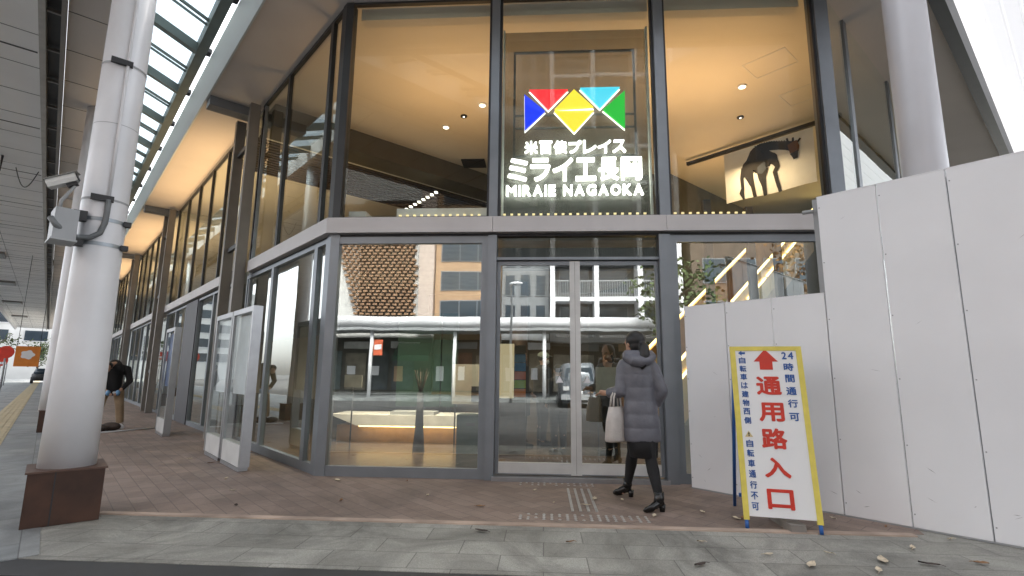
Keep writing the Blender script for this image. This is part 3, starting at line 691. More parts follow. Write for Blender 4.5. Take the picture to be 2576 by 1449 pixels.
b = MB(); b.box((-WB / 2 + .03, .45, .16), (WB / 2 - .03, .48, .19), frame((1.977, 4.657, 0), R(-12))); b.build('cross_bar', M_blue, sb)
M_red = mat('board_red', (.55, .030, .012), .5, 0, .1, 6); M_bl = mat('board_blue', (.018, .085, .30), .5, 0, .08, 6)
Ft = lambda a, d, z: Fs(a, -d - .001, z)
def vz(v): return 1.555 - v * (1.555 - .075)
def ax(t): return (t - .5) * WB
r_ = MB()
ar = [(.33, .10), (.505, .012), (.68, .10), (.59, .10), (.59, .155), (.42, .155), (.42, .10)]
ar = [(.325, .095), (.495, .018), (.665, .095), (.585, .095), (.585, .145), (.405, .145), (.405, .095)]
r_.slab([Ft(ax(a), 0, vz(v)) for a, v in ar], None, Ft(0, .002, 0) - Ft(0, 0, 0))
for ch, v, h_ in (('通', .243, .165), ('用', .400, .165), ('路', .553, .175), ('入', .715, .165), ('口', .885, .16)):
    put(r_, ch, ax(.50), vz(v), .205, h_, Ft, 0, .003, .038)
r_.build('red_lettering', M_red, sb)
b = MB()
for ch, v, h_, w_ in (('2', .058, .066, .04), ('4', .058, .066, .045), ('時', .128, .07, .08), ('間', .198, .07, .075), ('通', .273, .07, .082), ('行', .347, .07, .08), ('可', .425, .07, .08)):
    put(b, ch, ax(.80) + (-.027 if ch == '2' else .027 if ch == '4' else 0), vz(v), w_, h_, Ft, 0, .003, .03)
for ch, v in zip('自転車は建物西側', (.088, .140, .191, .243, .296, .348, .399, .452)): put(b, ch, ax(.165), vz(v), .056, .058, Ft, 0, .003, .025)
for ch, v in zip('自転車通行不可', (.585, .640, .697, .755, .815, .873, .930)): put(b, ch, ax(.165), vz(v), .056, .062, Ft, 0, .003, .025)
b.slab([Ft(ax(a), 0, vz(v)) for a, v in ((.115, .042), (.165, .027), (.165, .036), (.215, .036), (.215, .049), (.165, .049), (.165, .058))], None, Ft(0, .002, 0) - Ft(0, 0, 0))
b.build('blue_lettering', M_bl, sb)
w1 = MB(); w1.slab([Ft(ax(a), 0, vz(v)) for a, v in ((.11, .548), (.165, .512), (.22, .548))], None, Ft(0, .002, 0) - Ft(0, 0, 0)); wo = w1.build('warning_triangle', mat('warn_fill', (.62, .50, .25), .5), sb)
w1 = MB(); put(w1, '!', ax(.165), vz(.533), .012, .034, Ft, .0025, .0045, .06); w1.build('mark', M_black, wo)
br = MB(); br.box((2.02, 4.62, .0), (2.14, 5.05, .06), frame((0, 0, 0), 0)); 
br.build('sign_weight', mat('weight_stone', (.22, .20, .18), .8, 0, .2, 9), label='grey weight block lying under the standing signboard', cat='weight', recalc=True)

# ================================================================ GLAZED DISPLAY BOARDS along the street side
def board(u0, u1, off, label, tint=None):
    e = empty('display_board', FA((u0 + u1) / 2, off, 0), label, 'display board', 'free-standing glazed boards')
    H_ = 2.13; f = MB(); w_ = .06
    f.box((u0, off - .12, .05), (u0 + w_, off, H_), FA); f.box((u1 - w_, off - .12, .05), (u1, off, H_), FA)
    f.box((u0 + w_, off - .12, H_ - .07), (u1 - w_, off, H_), FA)
    f.box((u0 + w_, off - .12, .0), (u1 - w_, off, .045), FA); f.build('frame', M_steel, e)
    MB().box((u0 + w_, off - .115, .05), (u1 - w_, off - .005, .32), FA).build('kick_panel', M_bright, e)
    MB().quad(FA(u0 + w_, off - .02, .32), FA(u1 - w_, off - .02, .32), FA(u1 - w_, off - .02, H_ - .07), FA(u0 + w_, off - .02, H_ - .07)).build('pane', G_board, e, recalc=False)
    MB().box((u0 + w_, off - .09, .95), (u1 - w_, off - .07, H_ - .09), FA).build('poster', tint or mat('board_reflection_white', (.78, .79, .83), .6, 0, .1, 3), e)  # untinted: white sheet painted in for the bright reflection on the glass
    return e
M_pblue = mat('poster_blue', (.20, .28, .55), .6, 0, .4, 2)
board(.79, 1.80, .70, 'steel framed glazed notice board nearest the entrance')
board(1.83, 2.80, .70, 'steel framed glazed notice board just beyond the one nearest the entrance')
board(5.6, 6.6, .84, 'steel framed notice board with a blue poster beside the dark wall panel', M_pblue)

# ================================================================ PEOPLE
def bake(mb, name, m, parent, voxel=.012, smooth=6):
    me = bpy.data.meshes.new('raw'); me.from_pydata(mb.v, [], mb.f)
    bm = bmesh.new(); bm.from_mesh(me); bmesh.ops.recalc_face_normals(bm, faces=bm.faces); bm.to_mesh(me); bm.free()
    o = bpy.data.objects.new('raw', me); COL.objects.link(o)
    r = o.modifiers.new('r', 'REMESH'); r.mode = 'VOXEL'; r.voxel_size = voxel
    s_ = o.modifiers.new('s', 'SMOOTH'); s_.iterations = smooth; s_.factor = .5
    bpy.context.view_layer.update()
    m2 = bpy.data.meshes.new_from_object(o.evaluated_get(bpy.context.evaluated_depsgraph_get()))
    bpy.data.objects.remove(o); bpy.data.meshes.remove(me)
    m2.transform(mw(parent).inverted()); m2.name = name; m2.materials.clear(); m2.materials.append(m)
    for p in m2.polygons: p.use_smooth = True
    q = bpy.data.objects.new(name, m2); COL.objects.link(q); q.parent = parent; MW[q.name] = mw(parent)
    return q
M_skin = mat('skin', (.48, .28, .19), .5, 0, .05)
M_hair = mat('hair', (.006, .005, .005), .45, 0, .3, 30)
M_blk = mat('black_cloth', (.006, .006, .007), .8, 0, .2, 20)
def hand(mb, wrist, d, up, side, curl=.6, k=1.0):
    """palm, four unequal curled fingers and a thumb; d along the hand, up the back of the hand, side the thumb side"""
    wrist, d, up, side = Vector(wrist), Vector(d).normalized(), Vector(up).normalized(), Vector(side).normalized()
    mb.tube([wrist - d * .02, wrist + d * .03 * k, wrist + d * .085 * k], [.022 * k, (.034 * k, .018 * k), (.036 * k, .016 * k)], 10)
    for i, (o_, l) in enumerate(((.028, .072), (.010, .080), (-.009, .075), (-.027, .058))):
        p = wrist + d * .08 * k + side * o_ * k; v = d; pts = [p]
        for s_ in range(3):
            v = (v - up * curl * .55).normalized(); p = p + v * l * k * (.42, .33, .25)[s_]; pts.append(p)
        mb.tube(pts, [.0095 * k, .009 * k, .008 * k, .0065 * k], 8)
    p = wrist + d * .025 * k + side * .026 * k
    mb.tube([p, p + (side * .7 + d * .6) * .032 * k, p + (side * .55 + d - up * .3) * .055 * k], [.012 * k, .010 * k, .008 * k], 8)
def head_parts(mb, c, fwd, r=.098):
    """skull, jaw, nose, ears, neck joint; fwd is the unit facing direction"""
    c = Vector(c); f = Vector(fwd).normalized(); s_ = f.cross(UP).normalized()
    rot = Matrix((s_, f, UP)).transposed()
    mb.ell(c + UP * .02, (r * .79, r * .98, r * 1.05), rot=rot); mb.ell(c + f * r * .30 - UP * r * .52, (r * .58, r * .60, r * .62), rot=rot)
    mb.ell(c + f * r * .98 - UP * r * .18, (.013, .016, .022), rot=rot)
    for q in (-1, 1): mb.ell(c + s_ * q * r * .80 - UP * r * .1, (.010, .020, .030), rot=rot)
    for q in (-1, 1): mb.ell(c + f * r * .84 + s_ * q * r * .36 + UP * r * .12, (.02, .012, .010), rot=rot)
    mb.ell(c + f * r * .84 - UP * r * .62, (.024, .012, .012), rot=rot)
def face_marks(c, fwd, par, r=.098):
    c = Vector(c); f = Vector(fwd).normalized(); s_ = f.cross(UP).normalized(); rot = Matrix((s_, f, UP)).transposed()
    for q in (-1, 1):
        e = MB(); e.ell(c + f * r * .93 + s_ * q * r * .36 + UP * r * .03, (.014, .008, .006), 10, 6, rot); e.build('eye', M_black, par)
    e = MB(); e.ell(c + f * r * .93 - UP * r * .60, (.022, .008, .006), 10, 6, rot); e.build('mouth', mat('lips', (.30, .10, .08), .5), par)

# ---- the woman walking to the door
wo = empty('person', (.98, 5.45, 0), 'woman with dark ponytail in grey quilted coat and black tights carrying a white tote', 'person')
wm = MB()
hips = Vector((.985, 5.45, .88))
LH, LK, LA = Vector((.915, 5.47, .84)), Vector((.925, 5.64, .47)), Vector((.885, 5.77, .13))
RH, RK, RA = Vector((1.04, 5.43, .84)), Vector((1.045, 5.34, .46)), Vector((1.085, 5.19, .12))
def leg(mb, a, b, c, toe, e=0):
    m1 = a.lerp(b, .5); m2 = b.lerp(c, .35)
    mb.tube([a + UP * .06, a, m1, b, m2, b.lerp(c, .7), c, c - UP * .03], [.075 + e, .082 + e, .066 + e, .051 + e, .053 + e, .040 + e, .032 + e, .032 + e], 14)
    if not e: mb.tube([c - UP * .02, c.lerp(toe, .5) - UP * .035, toe], [.034, (.036, .030), .020], 10)
toeL = Vector((.765, 5.80, .045)); toeR = Vector((.955, 5.13, .04))
leg(wm, LH, LK, LA, toeL); leg(wm, RH, RK, RA, toeR)
wm.tube([hips - UP * .06, hips + UP * .05, (.98, 5.45, 1.08), (.97, 5.45, 1.25), (.965, 5.45, 1.38), (.955, 5.45, 1.43)], [(.13, .10), (.15, .11), (.12, .09), (.145, .10), (.13, .08), .06], 16)
wm.tube([(.957, 5.45, 1.40), (.945, 5.455, 1.52)], [.052, .048], 12)
hc = Vector((.935, 5.455, 1.585)); hf = Vector((-.62, .78, -.06))
head_parts(wm, hc, hf)
LS, LE, LW = Vector((.825, 5.47, 1.355)), Vector((.785, 5.43, 1.09)), Vector((.665, 5.58, 1.07))
RS, RE, RW = Vector((1.10, 5.44, 1.36)), Vector((1.195, 5.39, 1.10)), Vector((1.13, 5.47, .95))
for a, b, c in ((LS, LE, LW), (RS, RE, RW)):
    wm.tube([a, a.lerp(b, .5), b, b.lerp(c, .4), c], [.05, .044, .037, .036, .025], 12)
hand(wm, LW, (-.75, .6, .05), (0, -.2, 1), (.5, .6, .2), .8); hand(wm, RW, (-.3, .35, -.9), (.8, .3, -.2), (-.2, .9, .2), .5)
bd = bake(wm, 'body', M_skin, wo, .007, 5)
face_marks(hc, hf, wo)
tg = MB(); leg(tg, LH, LK, LA, toeL, .006); leg(tg, RH, RK, RA, toeR, .006); tg.build('tights', M_blk, wo)
sk = MB(); sk.stack([(.985, 5.45, .95, .15, .115), (.985, 5.45, .8, .172, .135), (.99, 5.44, .62, .155, .14), (.995, 5.42, .46, .135, .15)], 24); sk.build('skirt', M_blk, wo)
M_boot = mat('boot_leather', (.007, .007, .007), .25, 0, .2, 10)
for a, toe in ((LA, toeL), (RA, toeR)):
    d = (toe - a); d.z = 0; d.normalize(); s_ = d.cross(UP)
    b = MB()
    b.tube([a + UP * .06, a + UP * .0, a - UP * .035 + d * .012], [.045, .045, .046], 14)
    base = Vector((a.x, a.y, 0))
    hz = a.z - .065
    b.tube([a - d * .035 - UP * .05, a + d * .03 - UP * .048, base + d * .09 + UP * (.035 + (hz - .045) * .5), toe - UP * .008, toe + d * .03 - UP * .015], [(.034, .03), (.044, .038), (.042, .03), (.038, .022), (.015, .012)], 12)
    hb = a - d * .03
    b.tube([hb - UP * .055, Vector((hb.x, hb.y, max(0, a.z - .125)))], [.032, .024], 10)
    b.build('boot', M_boot, wo)
def quilt(col, name):
    m = mat(name, col, .42, 0, .10, 14, .25, 40); return m
M_coat = quilt((.12, .122, .145), 'down_coat')
ct = MB(); prof = []
keys = [(1.455, .07, .06, .955), (1.42, .135, .085, .96), (1.37, .174, .10, .962), (1.28, .172, .115, .965), (1.15, .160, .118, .972), (1.03, .160, .122, .98), (.90, .172, .135, .985), (.75, .182, .145, .99), (.62, .182, .145, .992), (.595, .176, .14, .992)]
for i in range(64):
    z = 1.455 - (1.455 - .605) * i / 63
    for a, b in zip(keys, keys[1:]):
        if a[0] >= z >= b[0]:
            t = (a[0] - z) / (a[0] - b[0]); rx = a[1] + (b[1] - a[1]) * t; ry = a[2] + (b[2] - a[2]) * t; cx = a[3] + (b[3] - a[3]) * t; break
    ph = ((1.40 - z) / .132) % 1.0
    puff = (-.005 + .008 * abs(math.sin(math.pi * ph)) ** .4) if z < 1.40 else 0
    prof.append((cx, 5.445, z, rx + puff, ry + puff))
ct.stack(prof, 40, True)
for a, b, c in ((LS, LE, LW), (RS, RE, RW)):
    n_ = 16; pts = []; rad = []
    for i in range(n_ + 1):
        t = i / n_
        p = a.lerp(b, t * 2) if t < .5 else b.lerp(c, (t - .5) * 2 * .86)
        pts.append(p); rad.append((.069 - .018 * t) + .005 * abs(math.sin(t * 6 * math.pi)))
    pts.insert(0, a + (Vector((.96, 5.45, 1.36)) - a) * .5 + UP * .01); rad.insert(0, .075)
    ct.tube(pts, rad, 16)
ct = bake(ct, 'coat', M_coat, wo, .009, 3)
hd_ = MB(); hd_.tube([(.85, 5.40, 1.50), (.845, 5.37, 1.44), (.90, 5.325, 1.405), (.975, 5.31, 1.395), (1.05, 5.335, 1.41), (1.10, 5.385, 1.45), (1.085, 5.42, 1.50)], [.03, .05, .058, .06, .058, .05, .03], 14)
hd_.tube([(.835, 5.46, 1.46), (.86, 5.39, 1.475), (.96, 5.345, 1.46), (1.06, 5.385, 1.475), (1.07, 5.45, 1.46)], [.03, .04, .05, .04, .03], 12)
bake(hd_, 'hood', M_coat, wo, .009, 5)
ha = MB(); s_ = hf.cross(UP).normalized(); rot = Matrix((s_, Vector((hf.x, hf.y, 0)).normalized(), UP)).transposed()
fw = Vector((hf.x, hf.y, 0)).normalized()
ha.ell(hc + UP * .03 - fw * .022, (.096, .104, .100), 18, 12, rot); ha.ell(hc - UP * .02 - fw * .045, (.086, .07, .10), 16, 10, rot)
ha.tube([hc - fw * .10 - UP * .005, hc - fw * .135 - UP * .045 + Vector((0, -.01, 0)), hc - fw * .125 - UP * .13 + Vector((0, -.03, 0)), hc - fw * .10 - UP * .22 + Vector((0, -.06, 0)), hc - fw * .09 - UP * .27 + Vector((0, -.06, 0))], [.036, .052, .058, .044, .010], 12)
bake(ha, 'hair', M_hair, wo, .008, 3)
# tote bag
tb = empty('tote_bag', (.735, 5.44, .60), 'off white tote bag hanging from the walking woman\'s left arm', 'bag')
b = MB(); Ft_ = frame((.735, 5.44, .60), R(40))
b.stack([(0, 0, 0, .125, .055), (0, 0, .02, .135, .062), (.0, 0, .2, .12, .055), (0.01, 0, .34, .098, .035)], 24, True, Ft_, .55); b.build('bag_body', mat('tote_cloth', (.50, .46, .43), .7, 0, .08, 12, .3, 60), tb)
for y in (-.022, .022):
    b = MB(); b.tube([Ft_(-.06, y, .33), Ft_(-.045, y * .8, .44), Ft_(-.0, y * .5, .515), Ft_(.045, y * .8, .44), Ft_(.06, y, .33)], .010, 8); b.build('handle', MATS['tote_cloth'], tb)

def stander(loc, rz, h, label, jacket, trousers, hairm, armsf=0, name='person', longcoat=.0):
    """standing person facing local +x ... built once per call, local axes: y forward, x right"""
    e = empty(name, loc, label, 'person'); k = h / 1.68; F0 = frame(loc, rz); F = lambda x, y, z: F0(x * k, y * k, z * k)
    fwd = (F0(0, 1, 0) - F0(0, 0, 0))
    mb = MB()
    for s_ in (-1, 1):
        mb.tube([F(.08 * s_, 0, .90), F(.085 * s_, 0, .8), F(.09 * s_, .01, .48), F(.09 * s_, -.02, .35), F(.09 * s_, -.02, .09)], [.085 * k, .085 * k, .055 * k, .054 * k, .034 * k], 12)
        mb.tube([F(.09 * s_, -.05, .05), F(.09 * s_, .08, .045), F(.095 * s_, .18, .03)], [.04 * k, .042 * k, .03 * k], 10)
        sh, el, wr = F(.185 * s_, 0, 1.36), F(.235 * s_, -.03, 1.08), F(.20 * s_, .12 + armsf, .93 + armsf * .8)
        mb.tube([sh, sh.lerp(el, .5), el, el.lerp(wr, .4), wr], [.052 * k, .045 * k, .038 * k, .036 * k, .025 * k], 10)
        hand(mb, wr, wr - el, F0(s_, 0, 0) - F0(0, 0, 0), fwd, .6, k)
    mb.tube([F(0, 0, .82), F(0, 0, .95), F(0, 0, 1.1), F(0, 0, 1.28), F(0, 0, 1.40), F(0, 0, 1.44)], [(.15 * k, .11 * k), (.16 * k, .12 * k), (.14 * k, .1 * k), (.17 * k, .11 * k), (.14 * k, .09 * k), .06 * k], 14)
    mb.tube([F(0, 0, 1.40), F(0, .01, 1.50)], .05 * k, 10)
    hc_ = F(0, .02, 1.575); head_parts(mb, hc_, fwd, .1 * k)
    bake(mb, 'body', M_skin, e, .012, 4)
    face_marks(hc_, fwd, e, .1 * k)
    j = MB(); zb = .80 - longcoat
    j.tube([F(0, 0, zb), F(0, 0, .95), F(0, 0, 1.12), F(0, 0, 1.30), F(0, 0, 1.40), F(0, 0, 1.47)], [(.185 * k, .15 * k), (.18 * k, .14 * k), (.17 * k, .13 * k), (.195 * k, .135 * k), (.17 * k, .11 * k), .066 * k], 20)
    for s_ in (-1, 1):
        sh, el, wr = F(.185 * s_, 0, 1.36), F(.235 * s_, -.03, 1.08), F(.20 * s_, .12 + armsf, .93 + armsf * .8)
        j.tube([F(.1 * s_, 0, 1.38), sh, sh.lerp(el, .5), el, el.lerp(wr, .85)], [.07 * k, .075 * k, .062 * k, .056 * k, .042 * k], 12)
    bake(j, 'jacket', jacket, e, .012, 4)
    t = MB()
    for s_ in (-1, 1): t.tube([F(.08 * s_, 0, .92), F(.088 * s_, 0, .8), F(.09 * s_, .01, .48), F(.09 * s_, -.02, .12)], [.098 * k, .1 * k, .075 * k, .06 * k], 14)
    t.build('trousers', trousers, e)
    for s_ in (-1, 1):
        t = MB(); t.tube([F(.09 * s_, -.07, .055), F(.09 * s_, .08, .05), F(.095 * s_, .2, .03)], [.05 * k, .05 * k, .034 * k], 12); t.build('shoe', M_blk, e)
    f2 = fwd.normalized(); s2 = f2.cross(UP).normalized(); rot = Matrix((s2, f2, UP)).transposed()
    t = MB(); t.ell(hc_ + UP * .038 * k - f2 * .018 * k, (.088 * k, .098 * k, .092 * k), 16, 10, rot); t.build('hair', hairm, e)
    return e, hc_, f2, s2, rot, k
M_jk = mat('jacket_dark', (.03, .03, .035), .7, 0, .15, 12)
M_navy = mat('jacket_navy', (.05, .055, .07), .7, 0, .15, 12)
stander((-.40, 9.1, .03), R(-60), 1.64, 'person in long black coat standing inside beside the poster stand', M_blk, M_blk, M_hair, longcoat=.25)
e, hc_, f2, s2, rot, k = stander((-.02, 9.3, .03), R(-75), 1.60, 'person in pale cap and white face mask standing inside the glass door', M_jk, M_blk, M_hair)
M_cap = mat('cap_cloth', (.36, .40, .33), .8)
t = MB(); t.ell(hc_ + UP * .06, (.10, .108, .075), 16, 10, rot); t.ell(hc_ + UP * .055 + f2 * .10, (.075, .07, .010), 16, 8, rot); t.build('cap', M_cap, e)
t = MB(); t.ell(hc_ + f2 * .062 - UP * .045, (.062, .045, .05), 14, 8, rot); t.build('face_mask', M_white, e)
stander((.24, 8.5, .03), R(20), 1.38, 'short dark haired person standing inside between the two door leaves', M_jk, M_blk, M_hair)
stander((1.06, 8.5, .03), R(60), 1.55, 'person in dark coat standing inside ahead of the walking woman', M_navy, M_blk, M_hair, .12, longcoat=.2)
# ---- worker bending over on the pavement
wk = empty('person', FA(8.0, 1.45, 0), 'worker in black jacket and khaki trousers bending over by the far windows', 'person')
Fw = lambda x, y, z: FA(8.0 - y, 1.54 - x * 1.18, z)      # x to photo right, y towards the camera
m = MB(); K = []
for s_ in (-1, 1):
    hp, kn, an = Fw(.10 * s_, 0, .86), Fw(.15 * s_, .04, .47), Fw(.19 * s_, -.02, .09)
    K.append((hp, kn, an)); m.tube([hp + UP * .04, hp, hp.lerp(kn, .5), kn, kn.lerp(an, .4), an], [.09, .095, .075, .058, .056, .036], 12)
    m.tube([an - UP * .03, Fw(.20 * s_, .10, .045), Fw(.22 * s_, .2, .03)], [.04, .042, .028], 10)
sp = [Fw(0, 0, .84), Fw(0, .0, 1.0), Fw(0, .05, 1.17), Fw(0, .12, 1.32), Fw(0, .18, 1.40)]
m.tube(sp, [(.16, .13), (.17, .13), (.17, .13), (.19, .12), (.12, .09)], 16)
m.tube([sp[-1], Fw(-.08, .28, 1.38)], .055, 10); wh = Fw(-.13, .37, 1.33); wf = (Fw(-.1, .8, -.6) - Fw(0, 0, 0)).normalized(); head_parts(m, wh, Fw(0, 1, 0) - Fw(0, 0, 0), .1)
AR = []
for s_ in (-1, 1):
    sh, el, wr = Fw(.18 * s_, .13, 1.31), Fw(.25 * s_, .17, 1.03), Fw(.10 * s_, .33, .82); AR.append((sh, el, wr))
    m.tube([sh, sh.lerp(el, .5), el, el.lerp(wr, .5), wr], [.055, .048, .04, .037, .026], 10); hand(m, wr, wr - el, (Fw(s_, 0, 0) - Fw(0, 0, 0)), UP, .7)
bake(m, 'body', M_skin, wk, .012, 4)
t = MB()
for hp, kn, an in K: t.tube([hp + UP * .09, hp, hp.lerp(kn, .5), kn, kn.lerp(an, .5), an + UP * .03], [.105, .112, .095, .082, .078, .07], 14)
t.tube([Fw(0, 0, .80), Fw(0, 0, .97)], [(.15, .14), (.17, .14)], 16)
bake(t, 'trousers', mat('khaki', (.34, .245, .155), .8, 0, .15, 10), wk, .012, 4)
t = MB(); t.tube([Fw(0, .0, .72), Fw(0, .01, .95), Fw(0, .06, 1.17), Fw(0, .13, 1.34), Fw(0, .20, 1.44)], [(.20, .16), (.205, .16), (.205, .155), (.21, .145), (.11, .09)], 20)
for sh, el, wr in AR: t.tube([sh + (sp[3] - sh) * .4, sh, el, el.lerp(wr, .8)], [.08, .08, .065, .05], 12)
bake(t, 'jacket', M_blk, wk, .012, 4)
t = MB(); t.ell(wh + UP * .03, (.092, .1, .09), 16, 10); t.build('hair', M_hair, wk)
for sh, el, wr in AR:
    t = MB(); d = (wr - el).normalized(); t.ell(wr + d * .06, (.045, .045, .06), 12, 8); t.build('glove', mat('glove_blue', (.16, .33, .55), .6), wk)
for hp, kn, an in K:
    i = K.index((hp, kn, an)); s_ = (-1, 1)[i]
    t = MB(); t.tube([an + Vector((0, 0, -.03)), Fw(.20 * s_, .10, .05), Fw(.22 * s_, .23, .03)], [.05, .05, .034], 12); t.build('shoe', M_white, wk)
t = MB(); t.ell(Fw(.02, .17, .78), (.06, .03, .035), 12, 8); t.build('paper_tag', M_white, wk)
t = MB(); t.ell(FA(7.45, 1.72, .07), (.22, .13, .075), 16, 8); t.ell(FA(7.55, 1.50, .08), (.20, .14, .09), 16, 8)
bake(t, 'cloth_bag', mat('bag_brown', (.05, .035, .028), .8, 0, .4, 6), None, .012, 3)
tag(bpy.data.objects['cloth_bag'], 'dark slumped cloth bag lying at the bending worker\'s feet', 'bag')
t = MB(); t.tube([FA(6.95, 1.85, .015), FA(7.45, .72, .015)], .014, 8); t.build('white_pole', M_white, label='thin white pole lying across the brick pavement near the worker', cat='pole')

# ================================================================ INDOOR THINGS seen through the ground floor glass
ctr = empty('reception_counter', (-2.4, 9.6, 0), 'long wooden counter with white boat shaped top behind the front window', 'counter')
MB().box((-3.75, 9.5, .03), (-1.05, 10.1, .325)).build('wood_front', M_woodl, ctr)
b = MB(); 
for y0, y1 in ((9.35, 10.2),):
    b.slab([(-3.85, y0, .52), (-3.35, y0, .33), (-1.5, y0, .33), (-.98, y0, .52)], None, Vector((0, y1 - y0, 0)))
b.build('white_top', mat('counter_white', (.70, .68, .65), .35), ctr)
MB().box((-3.3, 9.36, .31), (-1.55, 9.44, .328)).build('led_strip', M_gold, ctr)
MB().box((-2.75, 9.40, .52), (-1.95, 9.8, .58)).build('display_tray', M_grey, ctr)
lamp('counter_fill', (-2.4, 8.7, 2.95), 2.2, .4, 120, (1, .82, .6), True, (R(12), 0, 0), 110)  # added fill to brighten the counter; no fixture behind it
gb = empty('recycling_box', (-.97, 7.3, 0), 'dark green box with a slot standing inside beside the door', 'box')
M_green = mat('green_paint', (.014, .04, .026), .4, 0, .1)
MB().box((-1.18, 7.2, .03), (-.80, 7.55, .70)).build('box_body', M_green, gb)
MB().box((-1.05, 7.19, .56), (-.93, 7.198, .60)).build('slot', M_black, gb)
MB().box((-1.4, 6.80, .03), (-.78, 6.86, .07)).build('floor_lamp_bar', emis('bar_white', (1, 1, .95), .4), label='slim white light bar on the floor inside the front window', cat='lamp')
gp = empty('panel_screen', (-2.2, 11, 0), 'tall dark green folding panel standing far inside the left window', 'panel')
MB().box((-3.0, 10.6, .6), (-2.1, 10.65, 2.5)).build('leaf', M_green, gp); MB().box((-2.08, 10.62, .6), (-1.75, 10.67, 2.5)).build('leaf', M_green, gp)
MB().box((-2.5, 10.6, .03), (-2.42, 10.66, .6)).build('leg', M_black, gp); MB().box((-1.95, 10.6, .03), (-1.87, 10.66, .6)).build('leg', M_black, gp)
ps = empty('poster_stand', (-.5, 8.0, 0), 'lit poster stand with coloured leaflets just inside the door', 'poster stand')
MB().box((-.72, 8.0, .03), (-.27, 8.08, .90)).build('stand_base', M_wood, ps)
MB().box((-.72, 7.99, .90), (-.45, 8.05, 1.72)).build('poster', emis('poster_glow', (.75, .58, .36), .15), ps)
for i, c in enumerate([(.06, .12, .2), (.02, .10, .25), (.55, .10, .02), (.35, .42, .03), (.75, .20, .02)]):
    MB().box((-.44, 7.99, .92 + (4 - i) * .13), (-.27, 8.04, 1.04 + (4 - i) * .13)).build('leaflet', mat('leaflet_%d' % i, c, .6), ps)
MB().box((-.44, 7.995, 1.58), (-.27, 8.03, 1.7)).build('leaflet', M_inwall, ps)
st2 = empty('easel_sign', (.98, 8.1, 0), 'small framed notice on an easel inside the right door leaf', 'sign')
MB().box((.80, 8.1, .95), (1.12, 8.13, 1.38)).build('notice', mat('notice_paper', (.5, .47, .4), .7), st2)
for x in (.83, 1.07): MB().tube([(x, 8.15, .03), (x, 8.14, 1.0)], .012, 6).build('leg', M_black, st2)
nt_ = empty('notice_card', (-3.15, 8.6, 0), 'white notice card on a thin stand inside the left part of the front window', 'sign')
MB().box((-3.32, 8.6, 1.02), (-3.02, 8.62, 1.22)).build('card', MATS['notice_paper'], nt_); MB().tube([(-3.17, 8.62, .03), (-3.17, 8.62, 1.05)], .012, 6).build('pole', M_black, nt_)
pb_ = empty('printed_notice', (-1.2, 8.9, 0), 'pale printed panel on legs standing right of the counter inside the window', 'sign')
MB().box((-1.55, 8.9, .75), (-.90, 8.93, 1.42)).build('print', MATS['notice_paper'], pb_)
MB().box((-1.22, 8.89, .80), (-1.02, 8.899, 1.05)).build('picture', M_black, pb_)
for x in (-1.5, -.95): MB().tube([(x, 8.94, .03), (x, 8.94, .8)], .015, 6).build('leg', M_black, pb_)
tw = empty('twig_vase', (-2.0, 8.5, 0), 'tall dark vase of bare twigs standing inside before the counter', 'vase')
MB().stack([(-2.0, 8.5, .03, .10, .10), (-2.0, 8.5, .35, .07, .07), (-2.0, 8.5, .95, .05, .05)], 16).build('vase', M_black, tw)
t = MB()
for k in range(11):
    a = k * 2.4; q = .10 + .02 * (k % 4); t.tube([(-2.0, 8.5, .9), (-2.0 + q * .5 * math.cos(a), 8.5 + q * .5 * math.sin(a), 1.1), (-2.0 + q * math.cos(a), 8.5 + q * math.sin(a), 1.28 + .03 * (k % 3))], [.008, .006, .003], 5)
t.build('twigs', M_wood, tw)
# brown indoor column
ic = empty('indoor_column', (-.45, 9.9, 0), 'dark brown round column standing inside the entrance', 'column')
MB().stack([(-.45, 9.9, .03, .15, .15), (-.45, 9.9, 3.02, .15, .15)], 24).build('shaft', mat('brown_column', (.10, .055, .035), .5), ic)
# potted tree stand
# escalator
es = empty('escalator', (2.2, 9.5, 0), 'escalator with glowing gold handrail strips rising behind the right window', 'escalator')
Fe = lambda u, o, z: Vector((2.2, 9.5, 0)) + dB * u + nB * o + UP * z
sl_ = .6
def inc(o0, o1, zo, th, u0, u1, name, m, par): 
    return MB().add([Fe(u, o_, z0 + sl_ * u) for u in (u0, u1) for o_ in (o0, o1) for z0 in (zo, zo + th)], [(0, 1, 3, 2), (4, 6, 7, 5), (0, 4, 5, 1), (2, 3, 7, 6), (1, 5, 7, 3), (0, 2, 6, 4)]).build(name, m, par)
inc(-.9, -.0, .1, .35, -.2, 8, 'truss', M_woodl, es)
inc(-.04, -.0, .46, .8, -.2, 8, 'balustrade', mat('balustrade_gold', (.48, .31, .12), .35, .3, .3, 3), es)
inc(-.94, -.90, .46, .8, -.2, 8, 'balustrade', MATS['balustrade_gold'], es)
for zo in (1.28, .95): 
    s_ = MB(); u = -.2
    while u < 8:
        L_ = .9 + .4 * random.random(); 
        s_.add([Fe(q, o_, z0 + sl_ * q) for q in (u, u + L_) for o_ in (.0, .05) for z0 in (zo, zo + .035)], [(0, 1, 3, 2), (4, 6, 7, 5), (0, 4, 5, 1), (2, 3, 7, 6), (1, 5, 7, 3), (0, 2, 6, 4)]); u += L_ + .12
    s_.build('handrail_light', M_gold, es)
s_ = MB()
inc(-.98, -.92, 1.28, .035, -.2, 8, 'handrail_light', M_gold, es)
